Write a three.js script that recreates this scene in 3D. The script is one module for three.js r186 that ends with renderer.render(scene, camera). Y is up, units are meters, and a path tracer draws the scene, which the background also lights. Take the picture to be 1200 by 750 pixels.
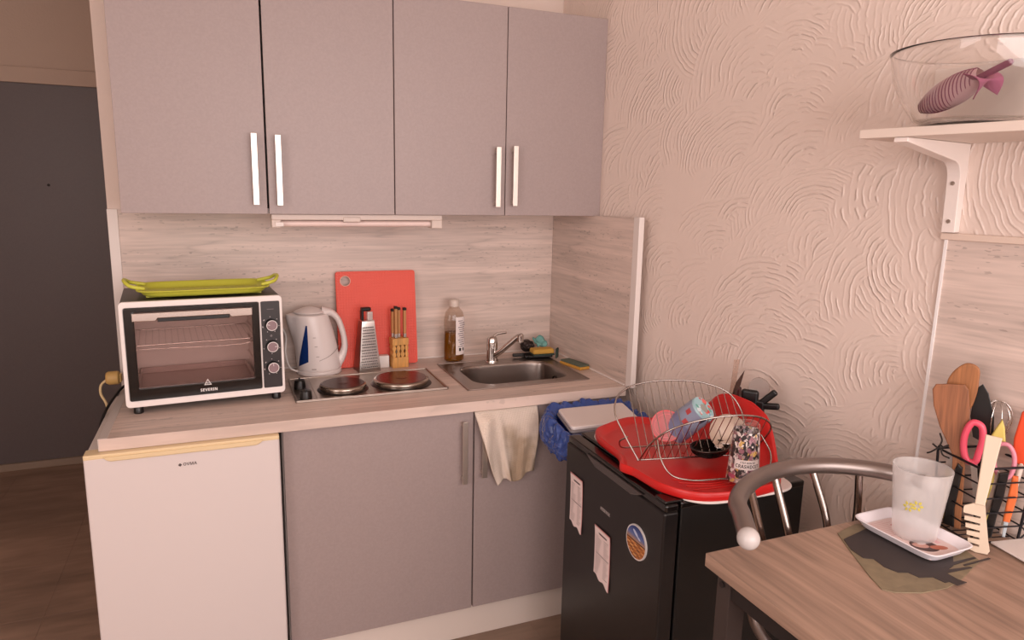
import * as THREE from 'three';
import { RoundedBoxGeometry } from 'three/addons/geometries/RoundedBoxGeometry.js';
import { mergeGeometries } from 'three/addons/utils/BufferGeometryUtils.js';
import { FontLoader } from 'three/addons/loaders/FontLoader.js';
import { TextGeometry } from 'three/addons/geometries/TextGeometry.js';
import { RectAreaLightUniformsLib } from 'three/addons/lights/RectAreaLightUniformsLib.js';

// ---------------------------------------------------------------- camera, light, exposure
RectAreaLightUniformsLib.init();
const scene = new THREE.Scene();
const camera = new THREE.PerspectiveCamera(2 * Math.atan(375 / 813.17) * 180 / Math.PI, 1200 / 750, 0.05, 30);
camera.position.set(-0.7397, 1.5398, 2.5987);
camera.rotation.set(-0.1865, -0.3937, 0.0213, 'YXZ');
scene.background = new THREE.Color(0.9, 0.82, 0.8);
const renderer = new THREE.WebGLRenderer({ antialias: true });
renderer.toneMapping = THREE.LinearToneMapping;
renderer.toneMappingExposure = 1.06;
renderer.shadowMap.enabled = true;
const daylight = new THREE.RectAreaLight(new THREE.Color(1.0, 0.88, 0.86), 4.6, 2.3, 1.6);   // daylight entering by the window behind the camera
daylight.position.set(0.0, 1.65, 3.93);
daylight.lookAt(0.0, 1.65, 0);
scene.add(daylight);
const sidelight = new THREE.RectAreaLight(new THREE.Color(1.0, 0.88, 0.86), 4.2, 1.5, 1.5);   // daylight by the second window, in the left wall
sidelight.position.set(-2.53, 1.65, 2.95);
sidelight.lookAt(0, 1.65, 2.95);
scene.add(sidelight);

// ---------------------------------------------------------------- helpers
let seed = 12345;
const rnd = () => { seed = (seed * 1664525 + 1013904223) >>> 0; return seed / 4294967296; };
const rr = (a, b) => a + (b - a) * rnd();
const hash = (x, y, s) => { let h = (x * 374761393 + y * 668265263 + s * 974634777) | 0; h = Math.imul(h ^ (h >>> 13), 1274126177); h ^= h >>> 16; return (h >>> 0) / 4294967296; };
const sm = t => t * t * (3 - 2 * t);
const clamp = (x, a = 0, b = 1) => Math.min(b, Math.max(a, x));
const step2 = (a, b, x) => sm(clamp((x - a) / (b - a)));
function vnoise(x, y, s, px = 1e9, py = 1e9) {
  const xi = Math.floor(x), yi = Math.floor(y), u = sm(x - xi), v = sm(y - yi);
  const w = (a, p) => ((a % p) + p) % p;
  const a = hash(w(xi, px), w(yi, py), s), b = hash(w(xi + 1, px), w(yi, py), s), c = hash(w(xi, px), w(yi + 1, py), s), d = hash(w(xi + 1, px), w(yi + 1, py), s);
  return a + (b - a) * u + (c - a) * v + (a - b - c + d) * u * v;
}
function fbm(x, y, s, oct = 4, px = 1e9, py = 1e9) { let a = 0.5, f = 1, t = 0, n = 0; for (let i = 0; i < oct; i++) { t += a * vnoise(x * f, y * f, s + i, px * f, py * f); n += a; a *= 0.5; f *= 2; } return t / n; }
const toLin = c => c <= 0.04045 ? c / 12.92 : Math.pow((c + 0.055) / 1.055, 2.4);
function tex(w, h, fn, srgb = true, wrap = true) {
  const d = new Uint8Array(w * h * 4);
  for (let y = 0; y < h; y++) for (let x = 0; x < w; x++) { const c = fn(x / w, y / h), i = (y * w + x) * 4; d[i] = clamp(c[0], 0, 255); d[i + 1] = clamp(c[1], 0, 255); d[i + 2] = clamp(c[2], 0, 255); d[i + 3] = c.length > 3 ? clamp(c[3], 0, 255) : 255; }
  const t = new THREE.DataTexture(d, w, h); t.magFilter = THREE.LinearFilter; t.minFilter = THREE.LinearMipmapLinearFilter; t.generateMipmaps = true;
  if (wrap) t.wrapS = t.wrapT = THREE.RepeatWrapping;
  if (srgb) t.colorSpace = THREE.SRGBColorSpace;
  t.needsUpdate = true; return t;
}
function rep(t, sx, sy) { const c = t.clone(); c.repeat.set(1 / sx, 1 / sy); c.needsUpdate = true; return c; }   // uv are metres
function canvasTex(w, h, draw) {
  const c = document.createElement('canvas'); c.width = w; c.height = h; const g = c.getContext('2d'); draw(g, w, h);
  const t = new THREE.CanvasTexture(c); t.colorSpace = THREE.SRGBColorSpace; t.magFilter = THREE.LinearFilter; return t;
}
const M = (color, rough = 0.5, o = {}) => new THREE.MeshStandardMaterial({ color, roughness: rough, ...o });
const P = (color, rough = 0.5, o = {}) => new THREE.MeshPhysicalMaterial({ color, roughness: rough, ...o });
function prep(g) {
  g = g.index ? g.toNonIndexed() : g;
  for (const k of Object.keys(g.attributes)) if (!['position', 'normal', 'uv'].includes(k)) g.deleteAttribute(k);
  if (!g.attributes.normal) g.computeVertexNormals();
  if (!g.attributes.uv) g.setAttribute('uv', new THREE.BufferAttribute(new Float32Array(g.attributes.position.count * 2), 2));
  return g;
}
function merge(gs) { gs = (Array.isArray(gs) ? gs : [gs]).map(prep); return gs.length === 1 ? gs[0] : mergeGeometries(gs); }
function metreUV(g, turn = false) {       // box mapping in metres by the dominant axis of the normal
  g = prep(g); const p = g.attributes.position, n = g.attributes.normal, uv = g.attributes.uv;
  for (let i = 0; i < p.count; i++) {
    const ax = Math.abs(n.getX(i)), ay = Math.abs(n.getY(i)), az = Math.abs(n.getZ(i));
    let u, v; if (ay >= ax && ay >= az) { u = p.getX(i); v = p.getZ(i); } else if (ax >= az) { u = p.getZ(i); v = p.getY(i); } else { u = p.getX(i); v = p.getY(i); }
    turn ? uv.setXY(i, v, u) : uv.setXY(i, u, v);
  }
  return g;
}
// box between two corners, edges rounded by r
function bx(x0, x1, y0, y1, z0, z1, r = 0) {
  const w = x1 - x0, h = y1 - y0, d = z1 - z0;
  const g = r > 0 ? new RoundedBoxGeometry(w, h, d, 2, Math.min(r, w / 2.01, h / 2.01, d / 2.01)) : new THREE.BoxGeometry(w, h, d);
  g.translate((x0 + x1) / 2, (y0 + y1) / 2, (z0 + z1) / 2); return metreUV(g);
}
const V = (x, y, z) => new THREE.Vector3(x, y, z);
function tube(pts, r, o = {}) {
  const v = pts.map(p => V(...p)), c = o.straight ? (() => { const cp = new THREE.CurvePath(); for (let i = 0; i + 1 < v.length; i++) cp.add(new THREE.LineCurve3(v[i], v[i + 1])); return cp; })() : new THREE.CatmullRomCurve3(v, !!o.closed, 'centripetal');
  const g = new THREE.TubeGeometry(c, o.seg ?? Math.max(4, v.length * 6), r, o.rad ?? 8, !!o.closed); const parts = [prep(g)];
  if (!o.closed && o.cap !== false) for (const e of [v[0], v[v.length - 1]]) { const s = new THREE.SphereGeometry(r * 0.995, o.rad ?? 8, 6); s.translate(e.x, e.y, e.z); parts.push(prep(s)); }
  return merge(parts);
}
const rod = (a, b, r, rad = 8, cap = false) => tube([a, b], r, { seg: 1, rad, cap });
const cyl = (x, y0, y1, z, r0, r1 = r0, seg = 32) => { const g = new THREE.CylinderGeometry(r1, r0, y1 - y0, seg); g.translate(x, (y0 + y1) / 2, z); return prep(g); };
function lathe(pts, seg = 48) { return prep(new THREE.LatheGeometry(pts.map(p => new THREE.Vector2(...p)), seg)); }
function shapeOf(pts) { const s = new THREE.Shape(); pts.forEach((p, i) => i ? s.lineTo(...p) : s.moveTo(...p)); s.closePath(); return s; }
function rrShape(x0, x1, y0, y1, r, T = THREE.Shape) {
  const s = new T(); s.moveTo(x0 + r, y0); s.lineTo(x1 - r, y0); s.absarc(x1 - r, y0 + r, r, -Math.PI / 2, 0); s.lineTo(x1, y1 - r); s.absarc(x1 - r, y1 - r, r, 0, Math.PI / 2); s.lineTo(x0 + r, y1); s.absarc(x0 + r, y1 - r, r, Math.PI / 2, Math.PI); s.lineTo(x0, y0 + r); s.absarc(x0 + r, y0 + r, r, Math.PI, 1.5 * Math.PI); return s;
}
function extrude(s, depth, bevel = 0, seg = 2, curve = 12) {
  return metreUV(new THREE.ExtrudeGeometry(s, { depth: Math.max(depth - 2 * bevel, 1e-5), bevelEnabled: bevel > 0, bevelSize: bevel, bevelOffset: -bevel, bevelThickness: bevel, bevelSegments: seg, curveSegments: curve }).translate(0, 0, bevel));
}
const flat = g => g.rotateX(-Math.PI / 2);            // shape (x, y) -> world (x, up, -y)
function spline(pts, n = 80) { const c = new THREE.CatmullRomCurve3(pts.map(p => V(p[0], p[1], 0)), true, 'centripetal'); return c.getPoints(n).slice(0, n).map(p => [p.x, p.y]); }
// surface from a function of (u, v); thick > 0 closes it into a sheet
function sheet(f, nu, nv, thick = 0, closeU = false) {
  const pos = [], uv = [], idx = [], P0 = [];
  for (let j = 0; j <= nv; j++) for (let i = 0; i <= nu; i++) P0.push(f(i / nu, j / nv));
  const N = P0.map((_, k) => { const i = k % (nu + 1), j = Math.floor(k / (nu + 1)); const g = (a, b) => P0[clamp(b, 0, nv) * (nu + 1) + (closeU ? (a + nu) % nu : clamp(a, 0, nu))]; const du = g(i + 1, j).clone().sub(g(i - 1, j)), dv = g(i, j + 1).clone().sub(g(i, j - 1)); return du.cross(dv).normalize(); });
  const add = s => { for (let k = 0; k < P0.length; k++) { const p = P0[k].clone().addScaledVector(N[k], s); pos.push(p.x, p.y, p.z); uv.push((k % (nu + 1)) / nu, Math.floor(k / (nu + 1)) / nv); } };
  add(thick / 2); if (thick) add(-thick / 2);
  const n = P0.length, id = (i, j) => j * (nu + 1) + i;
  for (let j = 0; j < nv; j++) for (let i = 0; i < nu; i++) { const a = id(i, j), b = id(i + 1, j), c = id(i, j + 1), d = id(i + 1, j + 1); idx.push(a, b, d, a, d, c); if (thick) idx.push(n + a, n + d, n + b, n + a, n + c, n + d); }
  if (thick) {
    const quad = (a, b) => idx.push(a, n + a, n + b, a, n + b, b);
    for (let i = 0; i < nu; i++) { quad(id(i, 0), id(i + 1, 0)); quad(id(i + 1, nv), id(i, nv)); }
    if (!closeU) for (let j = 0; j < nv; j++) { quad(id(0, j + 1), id(0, j)); quad(id(nu, j), id(nu, j + 1)); }
  }
  const g = new THREE.BufferGeometry(); g.setAttribute('position', new THREE.Float32BufferAttribute(pos, 3)); g.setAttribute('uv', new THREE.Float32BufferAttribute(uv, 2)); g.setIndex(idx); g.computeVertexNormals(); return prep(g);
}
const taken = {};
const numbered = n => { const k = taken[n] = (taken[n] ?? -1) + 1; return k ? `${n}_${String(k).padStart(3, '0')}` : n; };
function thing(name, label, category, pos = [0, 0, 0], turn = 0, group) {
  const o = new THREE.Group(); o.name = numbered(name); o.position.set(...pos); o.rotation.y = turn; o.userData = { label, category }; if (group) o.userData.group = group; scene.add(o); return o;
}
function part(name, geos, m, parent, label) { const o = new THREE.Mesh(merge(geos), m); o.name = name; o.castShadow = o.receiveShadow = true; if (label) o.userData.label = label; parent.add(o); return o; }
function solo(name, label, category, geos, m, group) { const o = part(numbered(name), geos, m, scene); o.userData = { label, category }; if (group) o.userData.group = group; return o; }
function struct(name, geos, m, label) { const o = part(name, geos, m, scene); o.userData = { kind: 'structure' }; if (label) { o.userData.label = label; } return o; }
const font = await new FontLoader().loadAsync('fonts/droid/droid_sans_bold.typeface.json');
function text(str, size, depth = 0.0004) { const g = new TextGeometry(str, { font, size, depth, curveSegments: 3 }); g.computeBoundingBox(); const b = g.boundingBox; g.translate(-(b.min.x + b.max.x) / 2, -(b.min.y + b.max.y) / 2, 0); return prep(g); }

// ---------------------------------------------------------------- procedural materials
const travTex = tex(1024, 1024, (u, v) => {
  const wob = (fbm(u * 4, v * 6, 3, 3, 4, 6) - 0.5) * 0.06;
  const y = v + wob * 0.25;
  const band = fbm(u * 2, y * 24, 11, 4, 2, 24) - 0.5, fine = fbm(u * 10, y * 120, 21, 3, 10, 120) - 0.5;
  const vein = Math.pow(1 - Math.abs(2 * fbm(u * 3, y * 26, 31, 3, 3, 26) - 1), 12) * step2(0.45, 0.7, fbm(u * 5, v * 9, 41, 2, 5, 9));
  const pit = step2(0.74, 0.8, fbm(u * 60, v * 160, 51, 2, 60, 160)) * step2(0.5, 0.62, fbm(u * 3, v * 12, 61, 2, 3, 12));
  const l = 224 + band * 52 + fine * 26 - vein * 22 - pit * 30;
  return [l, l * 0.935, l * 0.895];
});
const travMat = (sx, sy) => M(0xf2ece9, 0.42, { map: rep(travTex, sx, sy) });
const M_trav = travMat(1.0, 0.62);
const M_worktop = M(0xf0e8e4, 0.4, { map: rep(travTex, 1.3, 0.62) });
const M_edge = M(0xf4ece8, 0.4, { map: rep(travTex, 1.3, 2.2) });
// trowelled plaster: overlapping fans of raised arcs
const plasterTex = (() => {
  const n = 2048, S = 2.6, h = new Float32Array(n * n).fill(0.3);
  const fans = 760;
  for (let k = 0; k < fans; k++) {
    const cx = rnd() * S, cy = rnd() * S, R = rr(0.09, 0.24), mid = 2.3 + 2.6 * (vnoise(cx * 2.2, cy * 2.2, 301) - 0.5) + rr(-0.5, 0.5), half = rr(0.55, 1.15), sp = rr(0.0115, 0.0195), r0 = rr(0.01, 0.06), e = rr(0.8, 1.25), ph = rnd() * 9, gain = rr(0.5, 1);
    const i0 = Math.floor((cx - R) / S * n), i1 = Math.ceil((cx + R) / S * n), j0 = Math.floor((cy - R) / S * n), j1 = Math.ceil((cy + R) / S * n);
    for (let j = j0; j <= j1; j++) for (let i = i0; i <= i1; i++) {
      const dx = i / n * S - cx, dy = (j / n * S - cy) * e, d = Math.hypot(dx, dy); if (d > R || d < r0) continue;
      let a = Math.atan2(dy, dx) - mid; a = Math.atan2(Math.sin(a), Math.cos(a)); if (Math.abs(a) > half) continue;
      const dd = d + 0.008 * (vnoise(dx * 24 + ph, dy * 24, k) - 0.5) + 0.004 * (vnoise(dx * 90 + ph, dy * 90, k + 7) - 0.5);
      const f = dd / sp - Math.floor(dd / sp), ring = Math.floor(dd / sp);
      const amp = gain * (0.3 + 0.7 * hash(ring, k, 5)) * step2(0.12, 0.45, vnoise(a * 5 + ring * 3.7, k * 1.3, 77));
      const ridge = Math.exp(-Math.pow((f - 0.5) / 0.15, 2)) * amp;
      const fade = step2(0, 0.3, (half - Math.abs(a)) / half) * step2(0, 0.2, (R - d) / R);
      const q = (((j % n) + n) % n) * n + (((i % n) + n) % n);
      h[q] = h[q] * (1 - fade) + (0.25 + 0.75 * ridge) * fade;
    }
  }
  const d = new Uint8Array(n * n * 4);
  for (let q = 0; q < n * n; q++) { const x = (q % n) / n, y = Math.floor(q / n) / n; const v = clamp(h[q] * 200 + fbm(x * 160, y * 160, 9, 2, 160, 160) * 26, 0, 255); d[q * 4] = d[q * 4 + 1] = d[q * 4 + 2] = v; d[q * 4 + 3] = 255; }
  const t = new THREE.DataTexture(d, n, n); t.magFilter = THREE.LinearFilter; t.minFilter = THREE.LinearMipmapLinearFilter; t.generateMipmaps = true; t.wrapS = t.wrapT = THREE.RepeatWrapping; t.repeat.set(1 / S, 1 / S); t.needsUpdate = true; return t;
})();
const C_plaster = new THREE.Color(0xdfcdc2);
const M_plaster = M(C_plaster, 0.29, { bumpMap: plasterTex, bumpScale: 0.0048 });
const grainTex = tex(512, 512, (u, v) => { const l = 200 + (fbm(u * 90, v * 90, 5, 3, 90, 90) - 0.5) * 70; return [l, l, l]; }, false);
const M_wall = M(C_plaster, 0.7, { bumpMap: rep(grainTex, 0.5, 0.5), bumpScale: 0.0015 });
const M_wallbeige = M(0xcdb6a5, 0.7, { bumpMap: rep(grainTex, 0.5, 0.5), bumpScale: 0.0015 });
const M_ceiling = M(0xe8ddd3, 0.85);
const M_white = M(0xe6e0dc, 0.4), M_whitegloss = M(0xeeeae8, 0.22), M_strip = M(0xe4dad4, 0.4);
const doorGrain = tex(256, 256, (u, v) => { const l = 244 + (fbm(u * 60, v * 60, 15, 3, 60, 60) - 0.5) * 14; return [l, l, l]; });
const M_grey = M(0xa99996, 0.42, { map: rep(doorGrain, 0.3, 0.3) });
const M_greyedge = M(0x8d868c, 0.45);
const M_carcass = M(0xcfc5c0, 0.6);
const M_steel = M(0xc9c2bc, 0.28, { metalness: 1 });
const M_brushed = M(0xd6cdc4, 0.36, { metalness: 1 });
const M_chrome = M(0xdedad6, 0.12, { metalness: 1 });
const M_blackgloss = P(0x0d0b0b, 0.16, { clearcoat: 0.4, clearcoatRoughness: 0.1 });
const M_black = M(0x151313, 0.45), M_blacksatin = M(0x121010, 0.32);
const M_darkmetal = M(0x2b2624, 0.5, { metalness: 0.6 });
const glassClear = () => P(0xffffff, 0.02, { transmission: 1, thickness: 0, ior: 1.5 });
const floorTex = tex(1024, 1024, (u, v) => { const b = fbm(u * 3, v * 24, 71, 4, 3, 24) - 0.5, c = fbm(u * 14, v * 60, 72, 3, 14, 60) - 0.5, s = fbm(u * 5, v * 5, 73, 3, 5, 5) - 0.5; const l = 1 + b * 0.26 + c * 0.22 + s * 0.2; return [152 * l, 126 * l, 108 * l]; });
const oakTex = tex(1024, 1024, (u, v) => {
  const w = (fbm(u * 3, v * 5, 81, 3, 3, 5) - 0.5) * 0.05, y = v + w;
  const a = fbm(u * 2, y * 18, 82, 4, 2, 18) - 0.5, b = fbm(u * 7, y * 110, 83, 3, 7, 110) - 0.5, k = step2(0.6, 0.75, fbm(u * 3, y * 14, 84, 3, 3, 14));
  const l = 1 + a * 0.30 + b * 0.30 - k * 0.10; return [162 * l, 134 * l, 116 * l];
});

// ---------------------------------------------------------------- the room
const A2 = 0.185, PHI = Math.atan(A2), K = [0.5928, 0, 0.63];          // the right wall runs outwards from the wall cabinets on
const floorO = struct('floor', bx(-2.6, 1.4, -0.1, -0.004, -1.76, 4.05), M(0x5d4a3c, 0.8));
{
  const mt = M(0xffffff, 0.42, { map: rep(floorTex, 1.7, 1.7) }), base = bx(-0.2018, 0.2018, -0.006, 0, -0.2018, 0.2018, 0.0006);
  for (let i = -7; i <= 2; i++) for (let j = -5; j <= 9; j++) {
    const x = 0.209 + (i + 0.5) * 0.404, z = 0.30 + (j + 0.5) * 0.404;
    if (x > 1.35 || x < -2.55 || z > 3.95 || z < -1.6) continue;
    const g = base.clone(); { const uv = g.attributes.uv; for (let q = 0; q < uv.count; q++) uv.setXY(q, uv.getX(q) + x, uv.getY(q) + z); }
    const m = new THREE.Mesh(g, mt); m.name = 'tile'; m.position.set(x, 0, z); m.receiveShadow = true; floorO.add(m);
  }
}
struct('ceiling', bx(-2.7, 1.5, 2.6, 2.7, -1.86, 4.15), M_ceiling);
struct('wall_back', bx(-1.087, 0.56, 0, 2.6, -0.12, -0.008), M_wall);
struct('wall_corridor', bx(-1.087, -0.987, 0, 2.6, -1.66, -0.12), M_wall);
{
  // plan of the right wall: square to the back wall behind the cabinets, then running outwards
  const wx = z => z < 0.35 ? 0.5335 + 0.0214 * z : K[0] + A2 * (z - K[2]);
  const zs = [-0.12, 0.2, 0.33, 0.37, 0.7, 1.2, 2, 3, 4.05];
  let L = 0; const len = zs.map((z, i) => i ? (L += Math.hypot(z - zs[i - 1], wx(z) - wx(zs[i - 1]))) : 0);
  const pos = [], uv = [], idx = [];
  for (let side = 0; side < 2; side++) zs.forEach((z, i) => { for (const y of [0, 2.6]) { pos.push(wx(z) + side * 0.1, y, z); uv.push(len[i], y); } });
  const n = zs.length * 2; for (let i = 0; i + 1 < zs.length; i++) { const q = 2 * i; idx.push(q, q + 2, q + 1, q + 1, q + 2, q + 3, n + q, n + q + 1, n + q + 2, n + q + 1, n + q + 3, n + q + 2, q + 1, q + 3, n + q + 1, n + q + 1, q + 3, n + q + 3, q, n + q, q + 2, q + 2, n + q, n + q + 2); }
  const e = n - 2; idx.push(0, 1, n, n, 1, n + 1, e, n + e, e + 1, e + 1, n + e, n + e + 1);
  const g = new THREE.BufferGeometry(); g.setAttribute('position', new THREE.Float32BufferAttribute(pos, 3)); g.setAttribute('uv', new THREE.Float32BufferAttribute(uv, 2)); g.setIndex(idx);
  const gi = g; gi.computeVertexNormals(); const gn = gi.attributes.normal; for (let i = 0; i < zs.length; i++) { const d = (wx(zs[i] + 0.01) - wx(zs[i] - 0.01)) / 0.02, l = Math.hypot(1, d); for (const k of [0, 1]) { gn.setXYZ(2 * i + k, -1 / l, 0, d / l); gn.setXYZ(n + 2 * i + k, 1 / l, 0, -d / l); } }
  struct('wall_right', gi, M_plaster);
}
struct('wall_left', [bx(-2.7, -2.6, 0, 2.6, -1.76, 2.15), bx(-2.7, -2.6, 0, 2.6, 3.75, 4.05), bx(-2.7, -2.6, 0, 0.85, 2.15, 3.75), bx(-2.7, -2.6, 2.45, 2.6, 2.15, 3.75)], M_wall);
struct('wall_entrance', [bx(-2.6, -0.98, 2.008, 2.6, -1.76, -1.662), bx(-2.6, -2.2, 0, 2.008, -1.76, -1.662), bx(-1.13, -0.98, 0, 2.008, -1.76, -1.662)], M_wallbeige);
struct('wall_rear', [bx(-2.6, -1.2, 0, 2.6, 3.98, 4.08), bx(1.2, 1.5, 0, 2.6, 3.98, 4.08), bx(-1.2, 1.2, 0, 0.8, 3.98, 4.08), bx(-1.2, 1.2, 2.5, 2.6, 3.98, 4.08)], M_wall);
{
  const w = new THREE.Group(); w.name = 'window_1'; w.userData = { kind: 'structure' }; scene.add(w);
  part('window_frame', [bx(-1.2, 1.2, 0.8, 0.85, 4.0, 4.06), bx(-1.2, 1.2, 2.45, 2.5, 4.0, 4.06), bx(-1.2, -1.15, 0.85, 2.45, 4.0, 4.06), bx(1.15, 1.2, 0.85, 2.45, 4.0, 4.06), bx(-0.03, 0.03, 0.85, 2.45, 4.0, 4.06)], M_white, w);
  part('pane', bx(-1.15, -0.03, 0.85, 2.45, 4.028, 4.032), glassClear(), w); part('pane', bx(0.03, 1.15, 0.85, 2.45, 4.028, 4.032), glassClear(), w);
  const w2 = new THREE.Group(); w2.name = 'window_2'; w2.userData = { kind: 'structure' }; scene.add(w2);
  part('window_frame', [bx(-2.68, -2.62, 0.85, 0.90, 2.15, 3.75), bx(-2.68, -2.62, 2.40, 2.45, 2.15, 3.75), bx(-2.68, -2.62, 0.90, 2.40, 2.15, 2.20), bx(-2.68, -2.62, 0.90, 2.40, 3.70, 3.75), bx(-2.68, -2.62, 0.90, 2.40, 2.92, 2.98)], M_white, w2);
  part('pane', bx(-2.652, -2.648, 0.90, 2.40, 2.20, 2.92), glassClear(), w2); part('pane', bx(-2.652, -2.648, 0.90, 2.40, 2.98, 3.70), glassClear(), w2);
  const d = new THREE.Group(); d.name = 'door_1'; d.userData = { kind: 'structure', label: 'dark grey entrance door with a small peephole' }; scene.add(d);
  part('door_leaf', bx(-2.2, -1.13, 0.04, 2.006, -1.70, -1.654, 0.002), M(0x6d6464, 0.42, { map: rep(doorGrain, 0.3, 0.3) }), d);
  part('peephole', new THREE.CylinderGeometry(0.007, 0.007, 0.004, 16).rotateX(Math.PI / 2).translate(-1.559, 1.51, -1.652), M_darkmetal, d);
  struct('trim_1', bx(-2.26, -1.087, 2.006, 2.082, -1.672, -1.643, 0.003), M_wallbeige);
  struct('trim_2', bx(-2.3, -1.087, 0, 0.04, -1.68, -1.64, 0.004), M(0x9a8878, 0.5));
}

// ---------------------------------------------------------------- splash panels
const WT = 0.874;
{
  const b = thing('backsplash_panel', 'wide pale stone-look laminate panel behind the worktop', 'backsplash');
  part('board', bx(-1.058, 0.5135, WT, 1.449, -0.008, 0), M_trav, b);
  part('edge_strip', bx(-1.088, -1.058, WT - 0.03, 1.449, -0.008, 0.004, 0.001), M_strip, b);
  const s = thing('backsplash_panel', 'darker stone-look laminate side panel in the corner beside the sink', 'backsplash', [0.5135, 0, 0], Math.atan(0.0214));
  part('board', bx(0, 0.016, WT, 1.4505, 0.001, 0.594), M_trav, s);
  part('edge_strip', bx(-0.001, 0.019, WT, 1.457, 0.594, 0.628, 0.002), M_strip, s, 'white edge strip');
  const t = thing('backsplash_panel', 'stone-look laminate panel on the right wall behind the kitchen utensils', 'backsplash', K, PHI);
  part('board', bx(-0.006, 0, 0.6, 1.449, 0.915, 1.9), M_trav, t);
  part('edge_strip', bx(-0.009, 0, 0.6, 1.449, 0.909, 0.915), M_whitegloss, t, 'thin white side strip');
  part('ledge_trim', bx(-0.012, 0, 1.449, 1.464, 0.900, 1.9, 0.002), M(0xdcc7b8, 0.4), t);
}

// ---------------------------------------------------------------- wall cabinets
function cabinetDoor(parent, x0, x1, y0, y1, z0, z1, hx, hy0, hy1, edge = M_grey) {
  const d = part('door', bx(x0, x1, y0, y1, z0, z1, 0.0015), M_grey, parent);
  part('handle', [bx(hx - 0.0085, hx + 0.0085, hy0, hy1, z1 + 0.024, z1 + 0.031, 0.001), bx(hx - 0.005, hx + 0.005, hy0 + 0.008, hy0 + 0.02, z1, z1 + 0.025), bx(hx - 0.005, hx + 0.005, hy1 - 0.02, hy1 - 0.008, z1, z1 + 0.025)], M_brushed, d, 'brushed steel bar handle');
}
function carcass(x0, x1, y0, y1, z0, z1, open = false) { const t = 0.016; const a = [bx(x0, x0 + t, y0, y1, z0, z1), bx(x1 - t, x1, y0, y1, z0, z1), bx(x0 + t, x1 - t, y0, y0 + t, z0, z1), bx(x0 + t, x1 - t, y0 + t, y1, z0, z0 + 0.006)]; if (!open) a.push(bx(x0 + t, x1 - t, y1 - t, y1, z0, z1)); return a; }
{
  const a = thing('wall_cabinet', 'left grey double-door wall cabinet above the small oven', 'cabinet');
  part('carcass', carcass(-1.0065, -0.2216, 1.450, 2.131, 0.001, 0.3155), M_carcass, a);
  cabinetDoor(a, -1.0079, -0.6140, 1.449, 2.131, 0.317, 0.335, -0.6455, 1.477, 1.686);
  cabinetDoor(a, -0.6085, -0.2222, 1.449, 2.131, 0.317, 0.335, -0.578, 1.476, 1.684);
  const b = thing('wall_cabinet', 'right grey double-door wall cabinet above the sink', 'cabinet');
  part('carcass', carcass(-0.2200, 0.5300, 1.450, 2.131, 0.001, 0.3155), M_carcass, b);
  cabinetDoor(b, -0.2190, 0.1632, 1.449, 2.131, 0.317, 0.335, 0.1285, 1.478, 1.678);
  cabinetDoor(b, 0.1660, 0.5410, 1.449, 2.131, 0.317, 0.335, 0.191, 1.482, 1.684);
  const l = thing('strip_light', 'slim white strip light under the wall cabinets', 'light');
  const ml = M(0xcfbfb5, 0.4);
  part('housing', [bx(-0.603, -0.055, 1.430, 1.449, 0.262, 0.318, 0.003)], ml, l);
  part('tube', rod([-0.585, 1.418, 0.292], [-0.085, 1.418, 0.292], 0.0105, 16), M(0xe6cfc8, 0.3), l);
  part('end_cap', bx(-0.092, -0.055, 1.403, 1.431, 0.266, 0.318, 0.003), ml, l); part('end_cap', bx(-0.603, -0.575, 1.406, 1.431, 0.266, 0.316, 0.003), ml, l);
  part('switch', bx(-0.592, -0.567, 1.410, 1.424, 0.314, 0.320, 0.002), M_strip, l);
  part('clip', bx(-0.385, -0.33, 1.424, 1.440, 0.300, 0.321, 0.003), ml, l);
}

// ---------------------------------------------------------------- worktop, fridge below, base cabinets
{
  const w = thing('worktop', 'pale stone-look kitchen worktop with light front edge', 'worktop');
  const s = shapeOf([[-1.073, 0], [0.5135, 0], [0.5262, -0.598], [-1.073, -0.598]]);
  s.holes.push(rrShape(0.022, 0.418, -0.452, -0.162, 0.06, THREE.Path));
  part('slab', flat(extrude(s, 0.0333)).translate(0, 0.8407, 0), M_worktop, w);
  part('front_edge', bx(-1.0725, 0.5262, 0.8407, 0.8742, 0.598, 0.6005, 0.0008), M_edge, w, 'lighter front edge band');
  part('side_edge', bx(-1.0745, -1.052, 0.8407, 0.8750, 0.0, 0.599, 0.0008), M(0xc8beb8, 0.35), w, 'plain edge band on the left end');
  part('sealant', [bx(-1.05, 0.513, 0.8742, 0.880, 0.0, 0.006, 0.002), bx(-0.006, 0, 0.8742, 0.880, 0, 0.59, 0.002).rotateY(Math.atan(0.0214)).translate(0.5135, 0, 0)], M_strip, w);
}
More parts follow.
